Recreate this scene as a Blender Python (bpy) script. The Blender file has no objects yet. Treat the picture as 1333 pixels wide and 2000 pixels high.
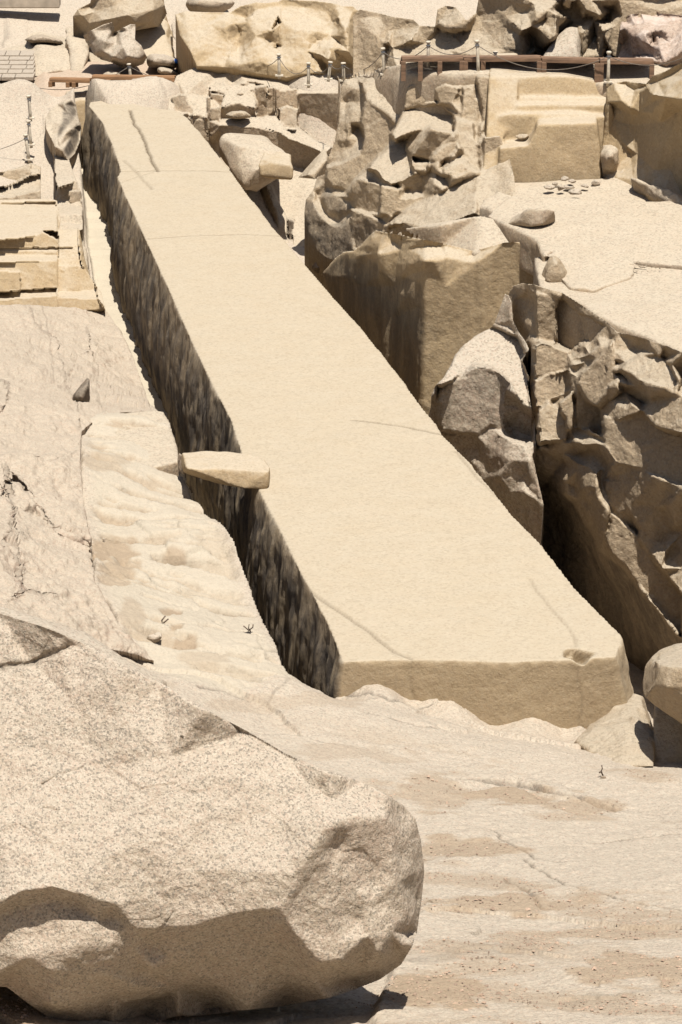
import bpy, bmesh, math, random
import numpy as np
from mathutils import Vector
random.seed(4)
R = math.radians
S = bpy.context.scene
COL = S.collection

# ------------------------------------------------------------------ camera
CH = 19.1                                   # camera height above the obelisk's top
F = 7000.0                                  # focal length in photo pixels (2000 px high)
PITCH = math.atan(2340.0 / F)
cd = bpy.data.cameras.new('camera'); cam = bpy.data.objects.new('camera', cd); COL.objects.link(cam)
cam.location = (0, 0, CH); cam.rotation_euler = (R(90) - PITCH, 0, 0)
cd.sensor_fit = 'VERTICAL'; cd.sensor_height = 36; cd.lens = 36 * F / 2000
cd.clip_start = 0.5; cd.clip_end = 9000
S.camera = cam
S.render.resolution_x = 682; S.render.resolution_y = 1024

# ------------------------------------------------------------------ light
SUN_EL, SUN_AZ = 72.0, 163.0               # azimuth clockwise from +Y: the side the sun stands on
w = bpy.data.worlds.new('World'); S.world = w; w.use_nodes = True
nt = w.node_tree; sky = nt.nodes.new('ShaderNodeTexSky'); sky.sky_type = 'NISHITA'; sky.sun_disc = False
sky.sun_elevation = R(SUN_EL); sky.sun_rotation = R(SUN_AZ); sky.altitude = 100; sky.dust_density = 2.0
nt.links.new(sky.outputs[0], nt.nodes['Background'].inputs[0]); nt.nodes['Background'].inputs[1].default_value = 0.05
sl = bpy.data.lights.new('sun', 'SUN'); sun = bpy.data.objects.new('sun', sl); COL.objects.link(sun)
sl.energy = 5.0; sl.angle = R(0.5); sl.color = (1.0, 0.955, 0.885)
sd = Vector((math.cos(R(SUN_EL)) * math.sin(R(SUN_AZ)), math.cos(R(SUN_EL)) * math.cos(R(SUN_AZ)), math.sin(R(SUN_EL))))
sun.rotation_euler = sd.to_track_quat('Z', 'Y').to_euler(); sun.location = (0, 60, 60)
S.view_settings.view_transform = 'Standard'; S.view_settings.look = 'None'
S.view_settings.exposure = 0.62; S.view_settings.gamma = 1.0

# ------------------------------------------------------------------ placing points
CP, SP = math.cos(PITCH), math.sin(PITCH)
def ray(px, py):
    dx = (px - 666.5) / F; dy = (1000 - py) / F
    return np.array((dx, CP + dy * SP, -SP + dy * CP))
def Z(px, py, z):                            # the point of height z seen at a photo position
    r = ray(px, py); t = (z - CH) / r[2]; return np.array((0, 0, CH)) + r * t
YS = [1.0]
def V(px, py, Y):                            # the point at distance Y
    Y = Y * YS[0]; r = ray(px, py); return np.array((0, 0, CH)) + r * (Y / r[1])
def PX(p):
    q = np.array(p, float) - np.array((0, 0, CH)); d = q[..., 1] * CP - q[..., 2] * SP
    return 666.5 + F * q[..., 0] / d, 1000 - F * (q[..., 1] * SP + q[..., 2] * CP) / d

# ------------------------------------------------------------------ noise (numpy)
def _h(ix, iy, iz, s):
    h = (ix.astype(np.uint32) * np.uint32(374761393) + iy.astype(np.uint32) * np.uint32(668265263)
         + iz.astype(np.uint32) * np.uint32(2147483647 & 0x5bd1e995) + np.uint32((s * 1274126177) & 0xffffffff))
    h ^= h >> np.uint32(13); h *= np.uint32(1274126177); h ^= h >> np.uint32(16); h *= np.uint32(2246822519); h ^= h >> np.uint32(13)
    return (h & np.uint32(0xffffff)).astype(np.float32) / np.float32(0xffffff)
def vnoise(p, s=0):
    f = np.floor(p); i = f.astype(np.int64).astype(np.int32); t = (p - f).astype(np.float32); t = t * t * t * (t * (t * 6 - 15) + 10)
    out = 0
    for a in (0, 1):
        wa = t[:, 0] if a else 1 - t[:, 0]
        for b in (0, 1):
            wb = t[:, 1] if b else 1 - t[:, 1]
            for c in (0, 1):
                wc = t[:, 2] if c else 1 - t[:, 2]
                out = out + wa * wb * wc * _h(i[:, 0] + a, i[:, 1] + b, i[:, 2] + c, s)
    return out * 2 - 1
ROT = np.array([[0.8, 0.36, -0.48], [-0.6, 0.48, -0.64], [0.0, 0.8, 0.6]])
def fbm(p, freq, octs=4, s=0, gain=0.5):
    q = np.asarray(p, np.float64) * freq; a = 1.0; o = 0; n = 0
    for k in range(octs):
        o = o + a * vnoise(q, s + k); n += a; a *= gain; q = q @ ROT * 2.03 + 7.3
    return o / n
def facet(p, freq, s=0, tilt=0.6):
    """broken-rock steps: every cell of a jittered lattice is a plane of its own offset and tilt; also crack value"""
    q = np.asarray(p, np.float64) * freq; f = np.floor(q - 0.5); i0 = f.astype(np.int64).astype(np.int32)
    best = np.full(len(q), 9e9, np.float32); b2 = best.copy(); val = np.zeros(len(q), np.float32)
    for a in (0, 1):
        for b in (0, 1):
            for c in (0, 1):
                ix, iy, iz = i0[:, 0] + a, i0[:, 1] + b, i0[:, 2] + c
                r = [_h(ix, iy, iz, s + k) for k in range(6)]
                dx = (q[:, 0] - ix - 0.25 - r[0] * 0.5).astype(np.float32); dy = (q[:, 1] - iy - 0.25 - r[1] * 0.5).astype(np.float32); dz = (q[:, 2] - iz - 0.25 - r[2] * 0.5).astype(np.float32)
                d = dx * dx + dy * dy + dz * dz
                v = (r[3] - 0.5) + tilt * ((r[4] - 0.5) * dx * 2 + (r[5] - 0.5) * dy * 2 + (r[3] * 7 % 1 - 0.5) * dz * 2)
                m = d < best; b2 = np.where(m, best, np.minimum(b2, d)); best = np.where(m, d, best); val = np.where(m, v, val)
    return val, np.sqrt(b2) - np.sqrt(best)
def vnormals(P, Fq):
    a = P[Fq[:, 2]] - P[Fq[:, 0]]; b = P[Fq[:, 3]] - P[Fq[:, 1]]; n = np.cross(a, b); out = np.zeros_like(P)
    for k in range(4):
        for c in range(3): out[:, c] += np.bincount(Fq[:, k], n[:, c], len(P))
    return out / (np.linalg.norm(out, axis=1, keepdims=True) + 1e-12)
def relax(P, Fq, n=1, f=.5):
    cnt = np.bincount(Fq.ravel(), minlength=len(P)) * 2.0
    for _ in range(n):
        S_ = np.zeros_like(P)
        for k in range(4):
            for m in (1, 3):
                for c in range(3): S_[:, c] += np.bincount(Fq[:, k], P[Fq[:, (k + m) % 4], c], len(P))
        P = P * (1 - f) + f * S_ / cnt[:, None]
    return P
def chisel(P, Nn, freq, k, s=0, warp=0.3, zs=1.0, grp=None):
    """split the surface into broken facets: each patch of a jittered lattice is pressed towards its own plane"""
    q = P * np.array((1, 1, zs)); q = q + warp / freq * np.stack([fbm(P, freq * .8, 2, s + 1), fbm(P, freq * .8, 2, s + 2), fbm(P, freq * .8, 2, s + 3)], 1)
    q = (q * freq) @ ROT; f = np.floor(q - .5); i0 = f.astype(np.int64).astype(np.int32); best = np.full(len(q), 9e9, np.float32); cid = np.zeros(len(q), np.int64)
    for a in (0, 1):
        for b in (0, 1):
            for c in (0, 1):
                ix, iy, iz = i0[:, 0] + a, i0[:, 1] + b, i0[:, 2] + c
                r = [_h(ix, iy, iz, s + k_) for k_ in range(3)]
                d = (q[:, 0] - ix - .15 - r[0] * .7) ** 2 + (q[:, 1] - iy - .15 - r[1] * .7) ** 2 + (q[:, 2] - iz - .15 - r[2] * .7) ** 2
                m = d < best; best = np.where(m, d, best); cid = np.where(m, (ix.astype(np.int64) + 4096) + (iy.astype(np.int64) + 4096) * 8192 + (iz.astype(np.int64) + 4096) * 8192 * 8192, cid)
    if grp is not None: cid = cid * 6 + grp
    _, inv = np.unique(cid, return_inverse=True); inv = inv.ravel()
    cnt = np.bincount(inv).astype(float); C = np.stack([np.bincount(inv, P[:, c]) / cnt for c in range(3)], 1); Nc = np.stack([np.bincount(inv, Nn[:, c]) / cnt for c in range(3)], 1)
    Nc /= np.linalg.norm(Nc, axis=1, keepdims=True) + 1e-9; dd = ((P - C[inv]) * Nc[inv]).sum(1)
    return P - Nc[inv] * (np.clip(dd, -.5 / freq, .5 / freq) * k)[:, None]
def polyline_dist(P, line):
    best = np.full(len(P), 1e9)
    for a, b in zip(line[:-1], line[1:]):
        a = np.array(a[:2]); b = np.array(b[:2]); ab = b - a
        t = np.clip(((P[:, :2] - a) @ ab) / max(ab @ ab, 1e-9), 0, 1)
        best = np.minimum(best, np.linalg.norm(P[:, :2] - a - t[:, None] * ab, axis=1))
    return best
def inside(P, poly):
    x, y = P[:, 0], P[:, 1]; c = np.zeros(len(P), bool); n = len(poly)
    for i in range(n):
        x1, y1 = poly[i][:2]; x2, y2 = poly[(i + 1) % n][:2]
        m = ((y1 > y) != (y2 > y)); xi = (x2 - x1) * (y - y1) / ((y2 - y1) if abs(y2 - y1) > 1e-9 else 1e-9) + x1
        c ^= m & (x < xi)
    return c
def sdf(P, poly):
    poly = [tuple(q[:2]) for q in poly]
    d = polyline_dist(P, poly + poly[:1]); return np.where(inside(P, poly), d, -d)
def sstep(x, a, b):
    t = np.clip((x - a) / (b - a), 0, 1); return t * t * (3 - 2 * t)

# ------------------------------------------------------------------ materials
def granite(name, c_dust, c_rock, c_dark, grain=45.0, speck=0.5, bump=0.35, patch=0.5, pink=(0.55, 0.34, 0.25), pinkamt=0.0, dust=(0.25, 0.8), pits=0.35, bscale=9.0, streak=0.0, white=0.0, dk=None):
    k_ = 0.66; c_dust, c_rock, c_dark, pink = [tuple(x * k_ for x in c) for c in (c_dust, c_rock, c_dark, pink)]
    m = bpy.data.materials.new(name); m.use_nodes = True; t = m.node_tree; N = t.nodes; L = t.links
    b = N['Principled BSDF']; b.inputs['Roughness'].default_value = 0.92
    try: b.inputs['Specular IOR Level'].default_value = 0.15
    except Exception: pass
    tc = N.new('ShaderNodeTexCoord'); co = tc.outputs['Object']
    def noise(sc, det=6, rough=0.6, vec=None):
        n = N.new('ShaderNodeTexNoise'); n.inputs['Scale'].default_value = sc; n.inputs['Detail'].default_value = det; n.inputs['Roughness'].default_value = rough
        L.new(vec or co, n.inputs['Vector']); return n.outputs['Fac']
    def vmap(s3):
        mp = N.new('ShaderNodeMapping'); mp.inputs['Scale'].default_value = s3; L.new(co, mp.inputs[0]); return mp.outputs[0]
    def ramp(v, a, b2, lo=0.0, hi=1.0):
        n = N.new('ShaderNodeMapRange'); n.inputs[1].default_value = a; n.inputs[2].default_value = b2; n.inputs[3].default_value = lo; n.inputs[4].default_value = hi
        L.new(v, n.inputs[0]); return n.outputs[0]
    def math_(op, a, b2):
        n = N.new('ShaderNodeMath'); n.operation = op
        for k, v in enumerate((a, b2)):
            if isinstance(v, (int, float)): n.inputs[k].default_value = v
            else: L.new(v, n.inputs[k])
        return n.outputs[0]
    def mix(f, a, b2, blend='MIX'):
        n = N.new('ShaderNodeMix'); n.data_type = 'RGBA'; n.blend_type = blend
        for k, v in ((0, f), (6, a), (7, b2)):
            if isinstance(v, (int, float)): n.inputs[k].default_value = v
            elif isinstance(v, tuple): n.inputs[k].default_value = (*v, 1)
            else: L.new(v, n.inputs[k])
        return n.outputs[2]
    big = noise(0.35, 5, 0.55); mid = noise(1.7, 6, 0.6); fine = noise(grain, 2, 0.6)
    geo = N.new('ShaderNodeNewGeometry'); sx = N.new('ShaderNodeSeparateXYZ'); L.new(geo.outputs['Normal'], sx.inputs[0])
    up = math_('ADD', sx.outputs[2], ramp(mid, 0.3, 0.7, -0.25, 0.25))
    dustf = ramp(up, dust[0], dust[1])
    rock = mix(ramp(big, 0.35, 0.65, 0, patch), c_rock, c_dark)
    if pinkamt: rock = mix(ramp(noise(1.1, 4), 0.45, 0.65, 0, pinkamt), rock, pink)
    col = mix(dustf, rock, c_dust)
    col = mix(ramp(mid, 0.35, 0.7, 0, 0.35 * patch), col, c_rock)
    # crystals
    vo = N.new('ShaderNodeTexVoronoi'); vo.inputs['Scale'].default_value = grain; wn = N.new('ShaderNodeTexNoise'); wn.inputs['Scale'].default_value = grain * 1.1; wn.inputs['Detail'].default_value = 2; L.new(co, wn.inputs['Vector'])
    wv = N.new('ShaderNodeVectorMath'); wv.operation = 'MULTIPLY_ADD'; wv.inputs[1].default_value = (1.6 / grain,) * 3; L.new(wn.outputs['Color'], wv.inputs[0]); L.new(co, wv.inputs[2]); L.new(wv.outputs[0], vo.inputs['Vector'])
    sc = N.new('ShaderNodeSeparateColor'); L.new(vo.outputs['Color'], sc.inputs[0])
    darkc = ramp(sc.outputs[0], 0.74, 0.84, 0, speck); lightc = ramp(sc.outputs[1], 0.6, 0.8, 0, speck * 0.8); pinkc = ramp(sc.outputs[2], 0.6, 0.75, 0, speck * (0.35 + pinkamt))
    cd_ = dk or tuple(x * 0.38 for x in c_dark); cl = tuple(min(0.9, x * 1.3) for x in c_dust)
    col = mix(pinkc, col, pink); col = mix(lightc, col, cl); col = mix(darkc, col, cd_)
    col = mix(ramp(fine, 0.3, 0.7, 0, 0.22), col, c_dark)
    if white: col = mix(ramp(noise(0.8, 5, 0.7), 0.5, 0.62, 0, white), col, (0.5, 0.42, 0.36))
    if streak:
        mp = N.new('ShaderNodeMapping'); mp.inputs['Scale'].default_value = (5, 5, 0.45); L.new(co, mp.inputs[0])
        st = noise(1.0, 6, 0.65, mp.outputs[0]); side = ramp(sx.outputs[2], 0.6, 0.25)
        col = mix(math_('MULTIPLY', side, ramp(st, 0.42, 0.62, 0, streak)), col, tuple(x * 0.45 for x in c_dark))
    at = N.new('ShaderNodeAttribute'); at.attribute_name = 'crack'
    col = mix(at.outputs['Fac'], col, tuple(x * 0.3 for x in c_dark))
    at3 = N.new('ShaderNodeAttribute'); at3.attribute_name = 'pale'
    col = mix(at3.outputs['Fac'], col, (0.41, 0.36, 0.275))
    at2 = N.new('ShaderNodeAttribute'); at2.attribute_name = 'soil'
    col = mix(at2.outputs['Fac'], col, mix(ramp(noise(30, 4, 0.7), 0.35, 0.7), (0.235, 0.17, 0.108), (0.32, 0.24, 0.16)))
    at4 = N.new('ShaderNodeAttribute'); at4.attribute_name = 'patina_shade'
    col = mix(math_('MULTIPLY', at4.outputs['Fac'], ramp(noise(1.0, 6, 0.7, vmap((2.4, 2.4, 1.15))), 0.4, 0.58, 0.45, 1.0)), col, (0.07, 0.057, 0.045))  # dark wash: rock patina, and painted trench shade low on the rough cliff
    L.new(col, b.inputs['Base Color'])
    b1 = N.new('ShaderNodeBump'); b1.inputs['Strength'].default_value = bump; b1.inputs['Distance'].default_value = 0.06
    L.new(noise(bscale, 8, 0.68), b1.inputs['Height'])
    b2_ = N.new('ShaderNodeBump'); b2_.inputs['Strength'].default_value = pits; b2_.inputs['Distance'].default_value = 0.015
    L.new(noise(bscale * 5, 4, 0.6), b2_.inputs['Height']); L.new(b1.outputs[0], b2_.inputs['Normal'])
    L.new(b2_.outputs[0], b.inputs['Normal'])
    return m
M = {}
CREAM = (0.60, 0.515, 0.39); TAN = (0.50, 0.375, 0.235); BRN = (0.42, 0.32, 0.215); GRY = (0.42, 0.36, 0.29)
M['obelisk'] = granite('pounded_granite', (0.565, 0.485, 0.362), (0.50, 0.385, 0.24), (0.43, 0.325, 0.205), grain=26, speck=0.16, bump=0.4, patch=0.6, bscale=7)
M['sand'] = granite('sunbleached_granite', CREAM, TAN, GRY, grain=30, speck=0.3, bump=0.6, patch=0.6, pinkamt=0.15)
M['brown'] = granite('weathered_brown_granite', CREAM, (0.56, 0.435, 0.285), BRN, grain=28, speck=0.22, bump=1.0, patch=0.7, dust=(0.45, 0.95), streak=0.15)
M['gold'] = granite('dressed_golden_granite', CREAM, (0.53, 0.40, 0.235), (0.45, 0.33, 0.2), grain=30, speck=0.18, bump=0.45, patch=0.5, dust=(0.5, 0.95), streak=0.15)
M['dark'] = granite('dark_weathered_granite', (0.55, 0.46, 0.35), (0.40, 0.31, 0.215), (0.29, 0.225, 0.16), grain=28, speck=0.35, bump=0.9, patch=0.7, dust=(0.4, 0.95), streak=0.45)
M['grey'] = granite('grey_granite', (0.58, 0.505, 0.40), (0.495, 0.41, 0.30), (0.40, 0.325, 0.24), grain=30, speck=0.4, bump=0.7, patch=0.6, pinkamt=0.2)
M['pink'] = granite('pink_granite', (0.60, 0.48, 0.38), (0.50, 0.37, 0.28), (0.33, 0.25, 0.2), grain=26, speck=0.35, bump=0.8, patch=0.7, pinkamt=0.5, white=0.75)
M['fore'] = granite('coarse_pink_granite', (0.64, 0.55, 0.435), (0.59, 0.49, 0.37), (0.46, 0.375, 0.27), grain=64, speck=0.62, bump=0.9, patch=0.45, pinkamt=0.25, bscale=7, pits=0.8, pink=(0.62, 0.43, 0.33), dk=(0.13, 0.12, 0.10))
M['ground'] = granite('bedrock_granite', (0.60, 0.52, 0.41), (0.55, 0.46, 0.345), (0.45, 0.38, 0.295), grain=40, speck=0.38, bump=0.7, patch=0.75, pinkamt=0.25, dust=(0.1, 0.9), dk=(0.15, 0.13, 0.11))
M['pink_tan'] = granite('pinkish_tan_granite', (0.60, 0.48, 0.36), (0.53, 0.40, 0.28), (0.44, 0.33, 0.24), grain=30, speck=0.25, bump=0.5, patch=0.6, pinkamt=0.5)
M['slab'] = granite('warm_slab_granite', (0.60, 0.515, 0.40), (0.56, 0.45, 0.335), (0.46, 0.375, 0.285), grain=40, speck=0.26, bump=0.8, patch=0.9, pinkamt=0.5, dust=(0.2, 0.95), dk=(0.17, 0.14, 0.11))
M['soil'] = granite('sandy_soil', (0.56, 0.43, 0.29), (0.5, 0.38, 0.25), (0.45, 0.34, 0.22), grain=40, speck=0.2, bump=0.6)
def simple(name, c, rough=0.7, metal=0.0, var=0.25, scale=8, bump=0.2, stretch=None):
    m = bpy.data.materials.new(name); m.use_nodes = True; t = m.node_tree; b = t.nodes['Principled BSDF']
    b.inputs['Roughness'].default_value = rough; b.inputs['Metallic'].default_value = metal
    tc = t.nodes.new('ShaderNodeTexCoord'); n = t.nodes.new('ShaderNodeTexNoise'); n.inputs['Scale'].default_value = scale; n.inputs['Detail'].default_value = 6
    src = tc.outputs['Object']
    if stretch:
        mp = t.nodes.new('ShaderNodeMapping'); mp.inputs['Scale'].default_value = stretch; t.links.new(src, mp.inputs[0]); src = mp.outputs[0]
    t.links.new(src, n.inputs['Vector'])
    r = t.nodes.new('ShaderNodeValToRGB'); r.color_ramp.elements[0].position = 0.3; r.color_ramp.elements[1].position = 0.7
    r.color_ramp.elements[0].color = (*[x * (1 - var) for x in c], 1); r.color_ramp.elements[1].color = (*[min(1, x * (1 + var)) for x in c], 1)
    t.links.new(n.outputs['Fac'], r.inputs[0]); t.links.new(r.outputs[0], b.inputs['Base Color'])
    bu = t.nodes.new('ShaderNodeBump'); bu.inputs['Strength'].default_value = bump; bu.inputs['Distance'].default_value = 0.01
    t.links.new(n.outputs['Fac'], bu.inputs['Height']); t.links.new(bu.outputs[0], b.inputs['Normal'])
    return m
M['wood'] = simple('stained_wood', (0.17, 0.10, 0.058), 0.7, 0, 0.45, 3, 0.3, (1, 6, 6))
M['orange_wood'] = simple('varnished_wood', (0.24, 0.13, 0.06), 0.6, 0, 0.3, 3, 0.3, (1, 6, 6))
M['post'] = simple('painted_post', (0.46, 0.40, 0.31), 0.6, 0, 0.25, 14)
M['rope'] = simple('old_rope', (0.14, 0.115, 0.09), 0.9, 0, 0.3, 40)
M['twig'] = simple('dry_twig', (0.10, 0.07, 0.05), 0.9, 0, 0.3, 40)
M['metal'] = simple('dark_lamp_metal', (0.09, 0.10, 0.12), 0.5, 0.3, 0.2, 10)
M['blue'] = simple('blue_plastic', (0.02, 0.12, 0.45), 0.5, 0, 0.1, 10)

M['grey_s'] = granite('pale_block_stone', (0.52, 0.45, 0.36), (0.48, 0.40, 0.31), (0.38, 0.31, 0.24), grain=30, speck=.2, bump=.5)
M['gravel'] = simple('reddish_gravel', (0.30, 0.215, 0.155), .9, 0, .45, 3, 0)
M['kerb'] = simple('weathered_concrete', (0.36, 0.30, 0.23), .9, 0, .25, 4)
def paving():
    m = granite('irregular_paving', (0.60, 0.49, 0.36), (0.57, 0.46, 0.33), (0.50, 0.39, 0.28), grain=20, speck=.12, bump=.3, dust=(.1, .6)); t = m.node_tree; b = t.nodes['Principled BSDF']
    tc = t.nodes.new('ShaderNodeTexCoord'); mp = t.nodes.new('ShaderNodeMapping'); mp.inputs['Scale'].default_value = (1.6, 1.6, 3.4); t.links.new(tc.outputs['Object'], mp.inputs[0])
    v = t.nodes.new('ShaderNodeTexVoronoi'); v.feature = 'DISTANCE_TO_EDGE'; v.inputs['Scale'].default_value = 1.15; t.links.new(mp.outputs[0], v.inputs['Vector'])
    r = t.nodes.new('ShaderNodeMapRange'); r.inputs[1].default_value = .02; r.inputs[2].default_value = .07; t.links.new(v.outputs['Distance'], r.inputs[0])
    old = b.inputs['Base Color'].links[0].from_socket; x = t.nodes.new('ShaderNodeMix'); x.data_type = 'RGBA'; t.links.new(r.outputs[0], x.inputs[0]); x.inputs[6].default_value = (.40, .30, .2, 1); t.links.new(old, x.inputs[7]); t.links.new(x.outputs[2], b.inputs['Base Color'])
    bu = t.nodes.new('ShaderNodeBump'); bu.inputs['Distance'].default_value = .05; bu.inputs['Strength'].default_value = .5; t.links.new(r.outputs[0], bu.inputs['Height']); t.links.new(b.inputs['Normal'].links[0].from_socket, bu.inputs['Normal']); t.links.new(bu.outputs[0], b.inputs['Normal'])
    return m
M['paving'] = paving()

# ------------------------------------------------------------------ object helpers
def tag(o, label=None, cat=None, group=None, kind=None):
    if label: o['label'] = label
    if cat: o['category'] = cat
    if group: o['group'] = group
    if kind: o['kind'] = kind
    return o
def mesh_obj(name, verts, faces, mat, parent=None, smooth=True, origin=None, attrs=None):
    verts = np.asarray(verts, np.float64)
    if origin is None:
        origin = np.array((verts[:, 0].mean(), verts[:, 1].mean(), verts[:, 2].min())) if parent is None else np.zeros(3)
    me = bpy.data.meshes.new(name)
    if isinstance(faces, np.ndarray) and faces.ndim == 2:
        n, k = faces.shape; me.vertices.add(len(verts)); me.vertices.foreach_set('co', (verts - origin).ravel())
        me.loops.add(n * k); me.loops.foreach_set('vertex_index', faces.astype(np.int32).ravel())
        me.polygons.add(n); me.polygons.foreach_set('loop_start', np.arange(0, n * k, k, dtype=np.int32))
        me.update(calc_edges=True)
    else: me.from_pydata([tuple(v) for v in verts - origin], [], [list(map(int, f)) for f in faces]); me.update()
    for k, v in (attrs or {}).items():
        a = me.attributes.new(k, 'FLOAT', 'POINT'); a.data.foreach_set('value', np.asarray(v, np.float32))
    me.polygons.foreach_set('use_smooth', np.full(len(me.polygons), smooth)); me.materials.append(M[mat])
    o = bpy.data.objects.new(name, me); COL.objects.link(o); o.location = origin
    if parent is not None: o.parent = parent; o.location = (0, 0, 0)
    return o
def prism(top, zb, batter=0.0, back=0.0):
    """closed rock block: outline of its top (any heights) carried down to zb; batter spreads its foot"""
    top = [np.array(p, float) for p in top]; c = sum(top) / len(top); bot = []
    for p in top:
        d = p - c; d[2] = 0; n = np.linalg.norm(d) + 1e-6
        q = p + d / n * batter * max(0.0, p[2] - zb); q[2] = zb; bot.append(q)
    n = len(top); vs = top + bot
    return ('prism', vs, n)
def hull(*pts): return ('hull', [np.array(p, float) for p in pts], 0)
def parts_to_bmesh(parts):
    bm = bmesh.new()
    for kind, vs, n in parts:
        b = bmesh.new(); bv = [b.verts.new(tuple(v)) for v in vs]
        if kind == 'prism':
            b.faces.new(bv[:n]); b.faces.new(bv[n:][::-1])
            for i in range(n): b.faces.new((bv[i], bv[n + i], bv[n + (i + 1) % n], bv[(i + 1) % n]))
            bmesh.ops.triangulate(b, faces=b.faces[:])
        else: bmesh.ops.convex_hull(b, input=bv)
        bmesh.ops.recalc_face_normals(b, faces=b.faces[:])
        me = bpy.data.meshes.new('t'); b.to_mesh(me); bm.from_mesh(me); b.free(); bpy.data.meshes.remove(me)
    return bm
def remeshed(parts, vox, smooth=2, sfac=0.5):
    bm = parts_to_bmesh(parts); me = bpy.data.meshes.new('t'); bm.to_mesh(me); bm.free()
    o = bpy.data.objects.new('t', me); COL.objects.link(o)
    m = o.modifiers.new('r', 'REMESH'); m.mode = 'VOXEL'; m.voxel_size = vox; m.adaptivity = 0
    if smooth: m = o.modifiers.new('s', 'SMOOTH'); m.factor = sfac; m.iterations = smooth
    dg = bpy.context.evaluated_depsgraph_get(); e = o.evaluated_get(dg); ev = e.to_mesh()
    n = len(ev.vertices); co = np.empty(n * 3, np.float32); ev.vertices.foreach_get('co', co); no = np.empty(n * 3, np.float32); ev.vertices.foreach_get('normal', no)
    nl = len(ev.loops); li = np.empty(nl, np.int32); ev.loops.foreach_get('vertex_index', li)
    e.to_mesh_clear(); bpy.data.objects.remove(o); bpy.data.meshes.remove(me)
    return co.reshape(-1, 3).astype(np.float64), no.reshape(-1, 3).astype(np.float64), li.reshape(-1, 4)
NV = [0]
SEED = [1]
def rock(name, label, cat, parts, mat='brown', vox=0.06, rough=1.0, fac=1.0, ffreq=0.9, flute=0.0, smooth=1, cut=None, group=None, kind=None, zsq=1.0, post=None, small=1.0, chis=1.0, patina_shade=None):
    """one rock: blocks merged, edges worn, then broken steps, lumps and tool flutes"""
    SEED[0] += 11; s = SEED[0]
    P, Nn, Fq = remeshed(parts, vox, smooth); NV[0] += len(P)
    Q = P * np.array((1, 1, zsq))
    G0 = relax(Nn, Fq, 5) @ ROT; ax = np.argmax(np.abs(G0), 1); grp = ax * 2 + (G0[np.arange(len(P)), ax] > 0)
    d = 0.10 * rough * fbm(P, 0.8, 3, s)
    crack = np.zeros(len(P))
    if fac:
        wp = Q + 0.25 * np.stack([fbm(P, 0.9, 2, s + 20), fbm(P, 0.9, 2, s + 21), fbm(P, 0.9, 2, s + 22)], 1)
        v, e = facet(wp @ ROT, ffreq, s + 30); d = d + 0.13 * fac * v
    if flute:
        side = np.clip(1.2 - abs(Nn[:, 2]) * 1.6, 0, 1)
        fl = fbm(P * np.array((1, 1, 0.18)), 1.5, 3, s + 50); d = d + flute * side * (1 - 2.2 * abs(fl))
    P = P + Nn * d[:, None]
    if fac and chis:
        kk = min(.9, .25 + .75 * fac) * chis
        Nn = vnormals(P, Fq); P = relax(chisel(P, Nn, ffreq * 1.1, kk, s + 60, grp=grp), Fq, 1)
        P = P + Nn * (0.05 * fac * fbm(P, ffreq * 3, 2, s + 65))[:, None]
        Nn = vnormals(P, Fq); P = relax(chisel(P, Nn, ffreq * 3.2, kk * .85, s + 70, grp=grp), Fq, 1)
    P = P + Nn * (0.022 * rough * small * fbm(P, 3.5, 4, s + 5))[:, None]
    at = {}
    if post: P, crack = post(P, Nn, crack)[:2]
    if patina_shade is not None: at['patina_shade'] = patina_shade(P, Nn)
    o = mesh_obj(name, P, Fq, mat, attrs={'crack': crack, **at})
    return tag(o, label, cat, group, kind)

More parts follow.
